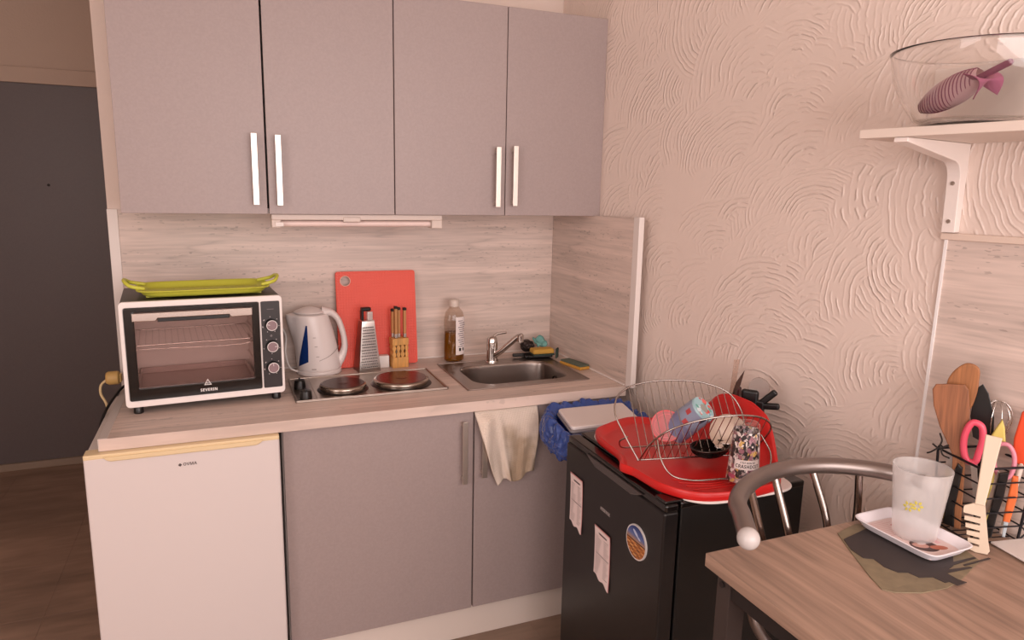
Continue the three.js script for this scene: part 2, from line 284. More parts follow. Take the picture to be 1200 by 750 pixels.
{
  const f = thing('undercounter_fridge', 'white undercounter fridge with a yellowed top grip left of the grey cabinets', 'fridge');
  part('body', bx(-1.105, -0.632, 0.02, 0.836, 0.05, 0.566, 0.004), M(0xd9d0ca, 0.35), f);
  const d = part('door', bx(-1.108, -0.625, 0.05, 0.832, 0.572, 0.62, 0.006), M(0xd9cfcc, 0.28), f);
  const y = M(0xe2cba2, 0.4);
  part('handle', [bx(-1.108, -0.625, 0.826, 0.8395, 0.572, 0.6205, 0.004), (() => { const g = new THREE.Shape(); g.moveTo(-1.062, 0.832); g.lineTo(-0.668, 0.832); g.quadraticCurveTo(-0.676, 0.821, -0.690, 0.8185); g.lineTo(-1.042, 0.8185); g.quadraticCurveTo(-1.056, 0.820, -1.062, 0.832); return extrude(g, 0.02, 0.004).translate(0, 0, 0.606); })()], y, d, 'yellowed plastic grip along the top');
  const lg = M(0x15100f, 0.4);
  part('logo', [new THREE.CylinderGeometry(0.005, 0.005, 0.0006, 4).rotateX(Math.PI / 2).translate(-0.883, 0.786, 0.6203), text('OVMA', 0.0085).translate(-0.858, 0.787, 0.620)], M(0x554a48, 0.4), d);
  for (const [x, z] of [[-1.08, 0.5], [-0.66, 0.5], [-1.08, 0.1], [-0.66, 0.1]]) part('foot', cyl(x, 0, 0.03, z, 0.015), M_black, f);
}
{
  const a = thing('base_cabinet', 'wide grey base cabinet with one door under the hob', 'cabinet');
  part('carcass', carcass(-0.6149, -0.0255, 0.134, 0.840, 0.02, 0.5555), M_carcass, a);
  cabinetDoor(a, -0.6125, -0.0265, 0.136, 0.834, 0.557, 0.575, -0.0625, 0.600, 0.810);
  const b = thing('base_cabinet', 'narrower grey base cabinet under the sink with a towel over its door', 'cabinet');
  part('carcass', carcass(-0.0249, 0.5200, 0.134, 0.840, 0.02, 0.5555, true), M_carcass, b);
  cabinetDoor(b, -0.0215, 0.5180, 0.136, 0.834, 0.557, 0.575, 0.0045, 0.613, 0.810);
  solo('plinth', 'pale plinth board along the floor under the base cabinets', 'plinth', bx(-0.615, 0.52, 0.0005, 0.1335, 0.519, 0.535, 0.001), M(0xe3d6cc, 0.4));
}

// ---------------------------------------------------------------- towel over the sink cabinet door
{
  const waffle = tex(256, 256, (u, v) => { const a = Math.pow(Math.abs(Math.sin(u * Math.PI * 48)), 0.6) * Math.pow(Math.abs(Math.sin(v * Math.PI * 48)), 0.6); return [a * 255, a * 255, a * 255]; }, false);
  const cm = tex(256, 256, (u, v) => { const st = step2(0.35, 0.75, fbm(u * 3, v * 4, 91, 3) * 0.6 + (1 - v) * 0.55 - Math.abs(u - 0.55) * 0.5) * step2(0.28, 0.42, u); return [228 - st * 56, 212 - st * 62, 197 - st * 70]; });
  const f = (u, v) => {           // v 1 top, 0 bottom
    const q = 1 - v, left = -0.026 + 0.078 * Math.pow(q, 1.0) * (0.55 + 0.45 * q) , right = 0.196 - 0.006 * q + 0.006 * Math.sin(q * 5);
    const bot = 0.588 + 0.016 * u * 1.0 + 0.012 * Math.sin(u * 9) - 0.012 * (1 - u);
    const y = 0.8335 * v + bot * q + (1 - v) * 0;
    const fold = 0.007 * Math.sin(u * 7 + q * 2.2) * q + 0.010 * Math.exp(-Math.pow((u - 0.36) / 0.06, 2)) * Math.min(1, q * 2.5) + 0.004 * Math.sin(u * 23 + q * 6) * q;
    return V(left + (right - left) * u, y, 0.5812 + 0.006 * Math.min(1, q * 4) + Math.max(-0.004, fold) + 0.006 * q + 0.031 * Math.exp(-Math.pow((left + (right - left) * u - 0.004) / 0.030, 2)) * step2(0.0, 0.14, q));
  };
  const t = thing('tea_towel', 'stained beige waffle tea towel hanging over the sink cabinet door', 'towel');
  part('cloth', sheet(f, 60, 60, 0.003), M(0xffffff, 0.95, { map: cm, bumpMap: waffle, bumpScale: 0.0012 }), t);
  part('top_fold', bx(-0.024, 0.195, 0.8335, 0.8385, 0.553, 0.584, 0.002), M(0xdcc9b5, 0.95), t);
}

// ---------------------------------------------------------------- hob, sink, tap
{
  const h = thing('electric_hob', 'steel two-plate electric hob set on the worktop', 'hob');
  const s = rrShape(-0.563, -0.070, -0.445, -0.172, 0.006);
  part('plate', [flat(extrude(s, 0.005, 0.0015)).translate(0, WT, 0), bx(-0.563, -0.070, WT + 0.004, WT + 0.0085, 0.438, 0.445, 0.002), bx(-0.563, -0.556, WT + 0.004, WT + 0.0085, 0.172, 0.445, 0.002), bx(-0.077, -0.070, WT + 0.004, WT + 0.0085, 0.172, 0.445, 0.002), bx(-0.563, -0.070, WT + 0.004, WT + 0.0085, 0.172, 0.178, 0.002), bx(-0.497, -0.494, WT + 0.0045, WT + 0.0065, 0.178, 0.438, 0.0008)], M(0xa89c93, 0.28, { metalness: 1 }), h);
  const iron = M(0x4a3a36, 0.3, { metalness: 0.75 }), iron2 = M(0x6b4038, 0.26, { metalness: 0.75 }), rim = M(0xb9aea2, 0.25, { metalness: 1 });
  for (const [x, z, r, m] of [[-0.403, 0.345, 0.0745, iron], [-0.205, 0.335, 0.092, iron2]]) {
    const b = part('burner', lathe([[0, 0.0265], [r * 0.22, 0.0265], [r * 0.24, 0.0255], [r * 0.9, 0.0265], [r * 0.93, 0.0255], [r * 0.93, 0.012]]).translate(x, WT, z), m, h, r > 0.08 ? 'larger rust-tinted cast plate' : 'smaller cast plate');
    part('trim_ring', lathe([[r * 0.93, 0.0255], [r, 0.0235], [r * 1.02, 0.0185], [r * 1.0, 0.013], [r * 1.0, 0.0045]]).translate(x, WT, z), rim, b);
    part('spill_ring', lathe([[r * 0.92, 0.010], [r * 1.06, 0.009], [r * 1.10, 0.0055], [r * 1.13, 0.0048]]).translate(x, WT, z), M(0x3a322f, 0.35, { metalness: 0.8 }), b);
  }
  for (const [x, z] of [[-0.535, 0.292], [-0.529, 0.418]]) part('knob', [lathe([[0.019, 0.0055], [0.019, 0.012], [0.0165, 0.030], [0.015, 0.033], [0, 0.0335]], 24).translate(x, WT, z), bx(x - 0.003, x + 0.003, WT + 0.031, WT + 0.037, z - 0.015, z + 0.015, 0.001)], M_blacksatin, h);
}
{
  const s = thing('kitchen_sink', 'rectangular stainless steel sink set into the worktop', 'sink');
  const st = M(0x9d918a, 0.3, { metalness: 1 });
  const r = rrShape(-0.014, 0.446, -0.484, -0.112, 0.012); r.holes.push(rrShape(0.036, 0.404, -0.440, -0.176, 0.075, THREE.Path));
  part('rim', [flat(extrude(r, 0.003, 0.001, 2, 16)).translate(0, WT, 0), ...[[-0.014, 0.446, 0.478, 0.484], [-0.014, 0.446, 0.112, 0.118], [-0.014, -0.008, 0.112, 0.484], [0.440, 0.446, 0.112, 0.484]].map(q => bx(q[0], q[1], WT + 0.001, WT + 0.005, q[2], q[3], 0.0018))], st, s);
  const cx = 0.22, cz = 0.308, ring = (hw, hd, rad, y, k) => { const a = k * Math.PI * 2, n = 5, c = Math.cos(a), q = Math.sin(a); const m = Math.pow(Math.pow(Math.abs(c), n) + Math.pow(Math.abs(q), n), -1 / n); return V(cx + hw * c * m, y, cz - hd * q * m); };
  const prof = [[0.192, 0.140, 0.0022], [0.184, 0.132, 0.0005], [0.181, 0.129, -0.006], [0.176, 0.124, -0.06], [0.170, 0.118, -0.115], [0.155, 0.103, -0.135], [0.10, 0.065, -0.142], [0.03, 0.03, -0.145]];
  part('basin', sheet((u, v) => { const t = v * (prof.length - 1), i = Math.min(prof.length - 2, Math.floor(t)), k = t - i; const p = prof[i].map((a, j) => a + (prof[i + 1][j] - a) * k); return ring(p[0], p[1], 0, WT + p[2], u); }, 96, 42, 0.001, true), st, s);
  part('drain', [lathe([[0, -0.1435], [0.028, -0.1435], [0.033, -0.142], [0.034, -0.146]]).translate(cx, WT, cz)], M_chrome, s);
  part('overflow', new THREE.TorusGeometry(0.014, 0.003, 8, 24).rotateY(Math.PI / 2).translate(0.396, WT - 0.045, 0.30), M_darkmetal, s);
}
{
  const t = thing('mixer_tap', 'chrome single-lever mixer tap behind the sink', 'tap', [0.199, WT + 0.003, 0.142]);
  part('body', lathe([[0.026, 0], [0.026, 0.004], [0.022, 0.008], [0.021, 0.05], [0.0215, 0.075], [0.020, 0.092], [0.013, 0.102], [0, 0.104]], 32), M_chrome, t);
  const sp = part('spout', tube([[0.004, 0.026, 0.012], [0.025, 0.047, 0.030], [0.055, 0.082, 0.052], [0.078, 0.108, 0.069], [0.088, 0.112, 0.077]], 0.0115, { rad: 14, seg: 24 }), M_chrome, t);
  part('aerator', cyl(0.086, 0.090, 0.116, 0.0755, 0.0135, 0.0135, 20), M_chrome, sp);
  part('lever', [tube([[0.002, 0.098, 0.0], [0.022, 0.108, -0.004], [0.058, 0.112, -0.006]], 0.0055, { rad: 10, seg: 14 })], M_chrome, t);
}

// ---------------------------------------------------------------- small oven
{
  const o = thing('mini_oven', 'white and black countertop mini oven on the worktop', 'oven', [-0.8065, WT, 0.398], 0.077);
  const wf = M(0xeee6e2, 0.32), D = 0.315;
  part('housing', [bx(-0.216, 0.216, 0.026, 0.034, -D, -0.006), bx(-0.216, 0.216, 0.319, 0.329, -D, -0.006, 0.002), bx(-0.216, -0.208, 0.03, 0.325, -D, -0.006), bx(0.208, 0.216, 0.03, 0.325, -D, -0.006), bx(-0.212, 0.212, 0.03, 0.325, -D, -D + 0.008)], M(0x3a3433, 0.45), o);
  const fs = rrShape(-0.22, 0.22, 0.023, 0.331, 0.012); fs.holes.push(rrShape(-0.209, 0.1525, 0.042, 0.314, 0.006, THREE.Path)); fs.holes.push(rrShape(0.1575, 0.2125, 0.042, 0.314, 0.004, THREE.Path));
  part('front_frame', extrude(fs, 0.014, 0.0018, 3).translate(0, 0, -0.012), wf, o, 'white front frame');
  const inner = M(0xe9deda, 0.4);
  part('cavity', [bx(-0.2, 0.148, 0.045, 0.05, -D + 0.02, -0.014), bx(-0.2, 0.148, 0.302, 0.307, -D + 0.02, -0.014), bx(-0.205, -0.2, 0.045, 0.307, -D + 0.02, -0.014), bx(0.148, 0.153, 0.045, 0.307, -D + 0.02, -0.014), bx(-0.2, 0.148, 0.05, 0.302, -D + 0.015, -D + 0.02), ...[0.10, 0.155, 0.2, 0.245].flatMap(y => [bx(-0.2, -0.194, y, y + 0.006, -D + 0.03, -0.03, 0.002), bx(0.142, 0.148, y, y + 0.006, -D + 0.03, -0.03, 0.002)])], inner, o);
  const ds = rrShape(-0.2085, 0.152, 0.0425, 0.3135, 0.005); ds.holes.push(rrShape(-0.183, 0.131, 0.078, 0.300, 0.004, THREE.Path));
  const d = part('door', extrude(ds, 0.012, 0.002).translate(0, 0, -0.006), M_blackgloss, o, 'black framed glass door');
  part('window_glass', bx(-0.183, 0.131, 0.078, 0.300, -0.002, 0.001), P(0xf4ecea, 0.02, { transmission: 1, thickness: 0, ior: 1.5 }), d);
  part('handle', [extrude(shapeOf([[-0.188, 0.277], [-0.128, 0.276], [-0.122, 0.284], [0.066, 0.284], [0.072, 0.276], [0.132, 0.277], [0.132, 0.2995], [-0.188, 0.2995]]), 0.012, 0.002).translate(0, 0, 0.008), bx(-0.17, -0.15, 0.28, 0.296, 0, 0.012), bx(0.1, 0.12, 0.28, 0.296, 0, 0.012)], M(0xd8cfc9, 0.18, { metalness: 1 }), d, 'wide metal pull handle');
  part('handle_grip', bx(-0.124, 0.068, 0.272, 0.2835, 0.007, 0.014, 0.002), M_black, d);
  part('lettering', text('SEVERIN', 0.0085).translate(0.0, 0.057, 0.0061), M_whitegloss, d, 'SEVERIN');
  const tri = shapeOf([[-0.0105, 0], [0.0105, 0], [0, 0.0185]]); { const hgeo = new THREE.Path(); hgeo.moveTo(-0.0075, 0.0017); hgeo.lineTo(0.0075, 0.0017); hgeo.lineTo(0, 0.0152); tri.holes.push(hgeo); }
  part('warning_sign', [extrude(tri, 0.0004).translate(-0.002, 0.0715, 0.0062), ...[-0.003, 0, 0.003].map(x => bx(x - 0.0025, x - 0.0015, 0.0745, 0.080, 0.0062, 0.0066))], M_whitegloss, d, 'hot surface triangle');
  const panelTex = canvasTex(220, 1088, (g, w, h) => {
    g.fillStyle = '#2b2526'; g.fillRect(0, 0, w, h); g.fillStyle = '#cfc4c2'; g.strokeStyle = '#cfc4c2';
    const Y = y => (0.314 - y) / 0.272 * h;
    [0.241, 0.174, 0.108].forEach((y, k) => { for (let i = 0; i < 9; i++) { const a = Math.PI * (0.9 + i * (k === 1 ? 0.4 : 0.29)); const px = w * 0.5 + Math.cos(a) * 98, py = Y(y) + Math.sin(-a) * 98 * -1; if (k === 1 && i % 2) continue; g.beginPath(); g.arc(px, py, 5.5, 0, 7); g.fill(); } });
    g.fillStyle = '#6d6466'; g.fillRect(70, Y(0.29), 80, 7);
    g.lineWidth = 3; g.beginPath(); g.arc(w / 2, Y(0.206), 9, 0, 7); g.stroke();
  });
  const pg = new THREE.PlaneGeometry(0.055, 0.272);
  const cp = part('control_panel', bx(0.1575, 0.2125, 0.042, 0.314, -0.004, -0.0005), M(0x2b2526, 0.4), o, 'dark control panel');
  part('printed_scale', pg.translate(0.185, 0.178, 0.0003), M(0xffffff, 0.4, { map: panelTex }), cp);
  [0.241, 0.174, 0.108].forEach((y, k) => {
    const turnK = [2.9, 0.1, 1.6][k];
    const kn = part('knob', new THREE.CylinderGeometry(0.0165, 0.019, 0.018, 32).rotateX(Math.PI / 2).translate(0.186, y, 0.009), M_blacksatin, o);
    part('knob_ring', new THREE.TorusGeometry(0.0152, 0.0011, 8, 36).translate(0.186, y, 0.0182), M_whitegloss, kn);
    part('knob_face', [new THREE.CylinderGeometry(0.0145, 0.0145, 0.001, 32).rotateX(Math.PI / 2).translate(0.186, y, 0.0183)], M(0x8b7478, 0.35), kn);
    part('pointer', bx(0.006, 0.0135, -0.0007, 0.0007, 0.0186, 0.0194).rotateZ(turnK).translate(0.186, y, 0), M_whitegloss, kn);
  });
  for (const [x, z] of [[-0.19, -0.02], [0.195, -0.02], [-0.19, -0.28], [0.195, -0.28]]) part('foot', lathe([[0, 0], [0.012, 0], [0.0135, 0.003], [0.0125, 0.026], [0, 0.026]], 20).translate(x, 0, z), M_blacksatin, o);
  const rk = []; for (let i = 0; i < 19; i++) { const x = -0.178 + i * 0.0178; rk.push(rod([x, 0.196, -0.28], [x, 0.196, -0.04], 0.0011, 6)); }
  rk.push(tube([[-0.19, 0.196, -0.285], [0.14, 0.196, -0.285], [0.14, 0.196, -0.036], [-0.19, 0.196, -0.036]], 0.0018, { straight: true, seg: 64 }), tube([[-0.19, 0.196, -0.285], [-0.19, 0.196, -0.036]], 0.0018, {}), tube([[-0.18, 0.186, -0.030], [0.13, 0.186, -0.030], [0.142, 0.196, -0.032]], 0.0014, {}));
  const rack = thing('oven_rack', 'chrome wire rack inside the small oven', 'rack', [-0.8065, WT, 0.398], 0.077);
  part('grid', rk, M_chrome, rack);
  const pan = thing('baking_tray', 'dark shallow tray on the bottom of the small oven', 'tray', [-0.8065, WT, 0.398], 0.077);
  part('pan', [bx(-0.185, 0.135, 0.0505, 0.053, -0.28, -0.03), bx(-0.185, 0.135, 0.053, 0.072, -0.034, -0.03, 0.001), bx(-0.185, 0.135, 0.053, 0.072, -0.28, -0.276, 0.001), bx(-0.185, -0.181, 0.053, 0.072, -0.28, -0.03, 0.001), bx(0.131, 0.135, 0.053, 0.072, -0.28, -0.03, 0.001)], M(0xb09c98, 0.35, { metalness: 0.4 }), pan);
}
// green tray on top of the oven
{
  const g = thing('serving_tray', 'lime green plastic tray with loop handles lying on the oven', 'tray', [-0.806, 1.2052, 0.27], 0.077);
  const m = M(0xcfd04c, 0.38);
  const hw = 0.172, hd = 0.10, n = 6, ring = (w, d, y) => u => { const a = u * Math.PI * 2, c = Math.cos(a), s = Math.sin(a), k = Math.pow(Math.pow(Math.abs(c), n) + Math.pow(Math.abs(s), n), -1 / n); return V(w * c * k, y, -d * s * k); };
  const pr = [[0.001, 0.001, 0.006], [0.6, 0.6, 0.006], [0.93, 0.90, 0.006], [0.97, 0.96, 0.010], [1.02, 1.04, 0.020], [1.06, 1.10, 0.024], [1.08, 1.12, 0.0225]].map(p => ring(hw * p[0], hd * p[1], p[2]));
  part('dish', sheet((u, v) => { const t = v * 6, i = Math.min(5, Math.floor(t)), k = t - i; return pr[i](u).lerp(pr[i + 1](u), k); }, 96, 24, 0.003, true), m, g);
  for (const s of [-1, 1]) part('handle', [tube([[s * 0.165, 0.026, -0.055], [s * 0.200, 0.034, -0.046], [s * 0.214, 0.045, -0.02], [s * 0.214, 0.045, 0.02], [s * 0.200, 0.034, 0.046], [s * 0.165, 0.026, 0.055]], 0.0055, { rad: 10, seg: 40 })], m, g);
  for (const [x, z] of [[-0.13, 0.05], [0.13, 0.05], [-0.13, -0.05], [0.13, -0.05]]) part('foot', bx(x - 0.03, x + 0.03, 0, 0.006, z - 0.012, z + 0.012, 0.002), m, g);
  for (let i = 0; i < 15; i++) part('rib', bx(-0.14 + i * 0.02 - 0.003, -0.14 + i * 0.02 + 0.003, 0.0065, 0.0085, -0.075, 0.075, 0.0008), m, g);
}

// ---------------------------------------------------------------- kettle
{
  const k = thing('electric_kettle', 'white plastic jug kettle with blue water gauge beside the oven', 'kettle', [-0.447, WT, 0.082], -0.02);
  const m = M(0xebe1de, 0.28);
  part('power_base', lathe([[0, 0], [0.076, 0], [0.079, 0.004], [0.078, 0.014], [0.074, 0.018], [0, 0.018]]), m, k);
  const prof = [[0.018, 0.0745, 0], [0.022, 0.076, 0], [0.05, 0.0755, -0.003], [0.10, 0.0735, -0.009], [0.15, 0.0705, -0.017], [0.19, 0.067, -0.024], [0.213, 0.064, -0.028], [0.2155, 0.062, -0.028]];
  const at = y => { let i = 0; while (i < prof.length - 2 && prof[i + 1][0] < y) i++; const t = clamp((y - prof[i][0]) / (prof[i + 1][0] - prof[i][0])); return [prof[i][1] + (prof[i + 1][1] - prof[i][1]) * t, prof[i][2] + (prof[i + 1][2] - prof[i][2]) * t]; };
  const spoutB = (a, y) => { const d = Math.atan2(Math.sin(a - Math.PI), Math.cos(a - Math.PI)); return 0.017 * Math.exp(-(d * d) / 0.10) * step2(0.10, 0.215, y); };
  const surf = (a, y, off = 0) => { const [r, c] = at(y), R = r + off + spoutB(a, y); return V(c + R * Math.cos(a), y, 0.98 * R * Math.sin(a)); };
  const body = part('body', [sheet((u, v) => surf(-u * Math.PI * 2, 0.018 + v * 0.1975), 72, 40, 0, true), sheet((u, v) => { const p = surf(-u * Math.PI * 2, 0.2155), c = V(-0.028, 0.230, 0); return p.clone().lerp(c, v).setY(0.2155 + 0.013 * Math.sin(v * Math.PI / 2)); }, 72, 10, 0, true)], m, k);
  part('lid', sheet((u, v) => V(-0.028 + Math.cos(-u * 6.2832) * 0.054 * (1 - v), 0.2225 + 0.016 * Math.sin(v * 1.57), Math.sin(-u * 6.2832) * 0.054 * (1 - v)), 48, 8, 0.004, true), m, k);
  part('handle', (() => { const c = new THREE.CatmullRomCurve3([V(0.012, 0.222, 0.004), V(0.045, 0.218, 0.004), V(0.068, 0.196, 0.004), V(0.082, 0.160, 0.004), V(0.091, 0.115, 0.004), V(0.090, 0.080, 0.003), V(0.078, 0.052, 0.002), V(0.058, 0.030, 0.001)]); const fr = c.computeFrenetFrames(40); return sheet((u, v) => { const i = Math.round(v * 40), p = c.getPoint(v), a = u * Math.PI * 2, w = 0.0185 + 0.006 * Math.abs(v - 0.5), d = 0.0105 + 0.012 * Math.pow(Math.abs(v - 0.45) * 2, 3); const T = c.getTangent(v), Z = V(0, 0, 1), N = T.clone().cross(Z).normalize(); return p.addScaledVector(Z, Math.cos(a) * w).addScaledVector(N, Math.sin(a) * d); }, 20, 40, 0, true); })(), m, k);
  const A0 = Math.PI / 2 + 0.13;
  part('water_gauge', sheet((u, v) => { const y = 0.032 + v * 0.152, left = A0 + 1.05 - 0.82 * v, right = A0 + 0.40 - 0.24 * v; return surf(left + (right - left) * u, y + (1 - v) * 0.022 * u, 0.0008); }, 10, 24, 0.001), M(0x17336f, 0.2), k, 'blue wedge-shaped water gauge');
  const mk = M(0xa89b97, 0.4); const ticks = []; for (const y of [0.072, 0.108, 0.140]) ticks.push(sheet((u, v) => surf(A0 - 0.0 - u * 0.14, y + v * 0.002, 0.0006), 4, 1, 0.0006)); ticks.push(sheet((u, v) => surf(A0 + 0.28 - u * 0.20, 0.026 + v * 0.004, 0.0006), 4, 1, 0.0006));
  for (const t of ticks) part('scale_mark', t, mk, k);
  part('switch', bx(0.088, 0.0975, 0.062, 0.092, -0.006, 0.012, 0.003), M(0x2c2a66, 0.3), k, 'dark blue rocker switch');
  part('seam', tube([[-0.005, 0.058, 0.0750], [0.03, 0.072, 0.068], [0.055, 0.088, 0.05], [0.068, 0.100, 0.03]], 0.0009, { rad: 6 }), mk, k);
  part('cord', tube([[-0.07, 0.010, 0.02], [-0.098, 0.022, 0.01], [-0.112, 0.07, -0.03], [-0.108, 0.13, -0.05], [-0.125, 0.17, -0.062]], 0.0032, { rad: 8, seg: 40 }), M_white, k);
}

// ---------------------------------------------------------------- red board, grater, knife block, little box
{
  const b = thing('cutting_board', 'red plastic cutting board leaning on the splash panel', 'cutting board', [0, WT, 0.058]);
  b.rotation.x = -0.125;
  const s = rrShape(-0.373, -0.076, 0.001, 0.357, 0.010), hl = new THREE.Path(); hl.absarc(-0.338, 0.322, 0.017, 0, Math.PI * 2); s.holes.push(hl);
  const crossT = tex(256, 256, (u, v) => { const a = Math.max(Math.pow(Math.abs(Math.cos(u * Math.PI * 16)), 16), Math.pow(Math.abs(Math.cos(v * Math.PI * 16)), 16)); return [255 - a * 200, 255 - a * 200, 255 - a * 200]; }, false);
  part('board', extrude(s, 0.007, 0.0012, 2, 24), M(0xe8533f, 0.42, { bumpMap: rep(crossT, 0.16, 0.16), bumpScale: 0.0008 }), b);
  part('hole_ring', new THREE.TorusGeometry(0.0182, 0.0016, 8, 40).translate(-0.338, 0.322, 0.0068), M(0xe9b9a8, 0.4), b);
}
{
  const g = thing('box_grater', 'steel box grater standing in front of the red board', 'grater', [-0.279, WT, 0.110], 0.14);
  const st = M(0xcdc6c1, 0.28, { metalness: 1 }), h = 0.185, bw = 0.040, bd = 0.034, tw = 0.0225, td = 0.021;
  const corner = (sx, sz, y) => { const t = y / h; return V(sx * (bw + (tw - bw) * t), y, sz * (bd + (td - bd) * t)); };
  const face = (a, b) => sheet((u, v) => { const y = v * h; return corner(...a, y).lerp(corner(...b, y), u); }, 2, 8, 0.0012);
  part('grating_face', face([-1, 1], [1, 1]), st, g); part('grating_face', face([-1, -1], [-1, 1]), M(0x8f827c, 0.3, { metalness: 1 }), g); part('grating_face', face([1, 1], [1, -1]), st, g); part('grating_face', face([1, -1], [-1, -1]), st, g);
  const teeth = [], holes = [];
  for (let j = 0; j < 15; j++) { const y = 0.016 + j * 0.0104, n = 9 - (j > 8 ? 1 : 0) - (j > 12 ? 1 : 0), t = y / h, w = (bw + (tw - bw) * t) * 0.84; for (let i = 0; i < n; i++) { const x = -w + (i + (j % 2 ? 0.5 : 0.15)) * 2 * w / n, z = bd + (td - bd) * t; const s = new THREE.SphereGeometry(0.0031, 8, 5, 0, Math.PI * 2, 0, Math.PI / 2); s.rotateX(Math.PI / 2 - 0.3).translate(x, y, z + 0.0002); teeth.push(prep(s)); const hg = new THREE.CircleGeometry(0.0026, 8).scale(1, 0.85, 1).rotateX(-0.3).translate(x, y + 0.0030, z + 0.0024); holes.push(prep(hg)); } }
  const tp = part('teeth', teeth, st, g); tp.userData.kind = 'stuff'; const hp = part('tooth_holes', holes, M(0x1c1614, 0.6), g); hp.userData.kind = 'stuff';
  part('top_plate', bx(-0.023, 0.023, h - 0.001, h + 0.004, -0.0215, 0.0215, 0.001), st, g);
  part('handle', [bx(-0.021, -0.012, h + 0.003, h + 0.040, -0.012, 0.012, 0.004), bx(-0.020, 0.016, h + 0.036, h + 0.050, -0.013, 0.013, 0.006)], M_blacksatin, g, 'black plastic handle');
  part('handle_end', bx(0.000, 0.021, h + 0.003, h + 0.034, -0.0125, 0.0135, 0.003), M(0xe8e2de, 0.2, { metalness: 0.6 }), g, 'shiny pale handle end');
  solo('small_box', 'small plain white box behind the grater', 'box', bx(-0.235, -0.194, WT, WT + 0.046, 0.072, 0.098, 0.002), M_white);
}
{
  const wood = tex(256, 256, (u, v) => { const l = 1 + (fbm(u * 30, v * 3, 101, 3, 30, 3) - 0.5) * 0.35; return [206 * l, 152 * l, 84 * l]; }), m = M(0xffffff, 0.5, { map: rep(wood, 0.12, 0.2) });
  const k = thing('knife_block', 'small wooden knife block with cut-out middle by the red board', 'knife block', [-0.156, WT, 0.094], 0.08);
  part('base', bx(-0.031, 0.031, 0, 0.040, -0.022, 0.022, 0.002), m, k); part('top', bx(-0.031, 0.031, 0.086, 0.112, -0.022, 0.022, 0.002), m, k);
  for (const x of [-0.024, -0.008, 0.008, 0.024]) part('slat', extrude(shapeOf([[x - 0.004, 0.039], [x + 0.004, 0.039], [x + 0.0075, 0.051], [x + 0.0035, 0.0625], [x + 0.0075, 0.074], [x + 0.004, 0.087], [x - 0.004, 0.087], [x - 0.0075, 0.074], [x - 0.0035, 0.0625], [x - 0.0075, 0.051]]), 0.036).translate(0, 0, -0.017), m, k);
  const hw = M(0xb98350, 0.45), spec = [[-0.021, 0.100, -0.010, 'brown wooden handle'], [-0.013, 0.112, 0.008], [0.000, 0.106, -0.002], [0.021, 0.105, 0.004]];
  const L = ['steak knife with wooden handle at the left end of the knife block', 'steak knife with wooden handle, second from left in the knife block', 'steak knife with wooden handle, third from left in the knife block', 'steak knife with wooden handle alone at the right of the block'];
  spec.forEach(([x, hh, z], i) => {
    const n = thing('steak_knife', L[i], 'knife', [-0.156 + x, WT + 0.042, 0.094 + z], 0.08, 'knives in the wooden block');
    part('blade', bx(-0.0008, 0.0008, 0, 0.076, -0.007, 0.007), M_steel, n);
    part('bolster', bx(-0.0055, 0.0055, 0.0705, 0.086, -0.0075, 0.0075, 0.002), M_steel, n);
    part('handle', bx(-0.0052, 0.0052, 0.085, 0.078 + hh - 0.008, -0.0075, 0.0075, 0.003), hw, n);
    part('end_cap', bx(-0.0058, 0.0058, 0.078 + hh - 0.010, 0.078 + hh, -0.008, 0.008, 0.002), M_darkmetal, n);
  });
}

// ---------------------------------------------------------------- soap bottle, sponges
{
  const b = thing('soap_bottle', 'clear dish soap bottle half full of amber liquid behind the sink', 'bottle', [0.066, WT, 0.075]);
  const pf = [[0, 0.001], [0.034, 0.001], [0.040, 0.008], [0.0415, 0.05], [0.040, 0.09], [0.0385, 0.115], [0.041, 0.15], [0.0405, 0.172], [0.034, 0.196], [0.022, 0.210], [0.0185, 0.216], [0.0185, 0.226]];
  const sq = g => g.scale(1, 1, 0.72);
  part('shell', sq(lathe(pf, 40)), P(0xf2ece6, 0.06, { transmission: 1, thickness: 0, ior: 1.45 }), b);
  part('liquid', sq(lathe([[0, 0.003], [0.0325, 0.003], [0.0383, 0.009], [0.0397, 0.05], [0.0383, 0.09], [0.037, 0.113], [0.0372, 0.118], [0, 0.118]], 40)), P(0xc98a2a, 0.08, { transmission: 0.75, thickness: 0.05, ior: 1.34, attenuationColor: new THREE.Color(0xc0761a), attenuationDistance: 0.03 }), b);
  part('cap', lathe([[0.0205, 0.218], [0.0205, 0.232], [0.019, 0.243], [0.010, 0.246], [0, 0.246]], 28), M(0xcfc0b4, 0.3), b);
  const lt = canvasTex(128, 320, (g, w, h) => { g.fillStyle = '#e9dedb'; g.fillRect(0, 0, w, h); g.fillStyle = '#453f4a'; for (let i = 0; i < 13; i++) { g.fillRect(22 + (i % 3) * 8, 30 + i * 18, 50 + (i * 37 % 40), 5); } g.fillStyle = '#222'; g.fillRect(30, 262, 22, 26); g.fillRect(70, 262, 18, 26); });
  part('label_sticker', sheet((u, v) => { const a = 1.62 - u * 1.35, y = 0.03 + v * 0.148; let i = 0; while (i < pf.length - 2 && pf[i + 1][1] < y) i++; const t = (y - pf[i][1]) / (pf[i + 1][1] - pf[i][1] || 1), r = pf[i][0] + (pf[i + 1][0] - pf[i][0]) * t + 0.0008; return V(Math.cos(a) * r, y, Math.sin(a) * r * 0.72); }, 16, 16, 0.0006), M(0xffffff, 0.5, { map: lt }), b, 'white printed label');
}
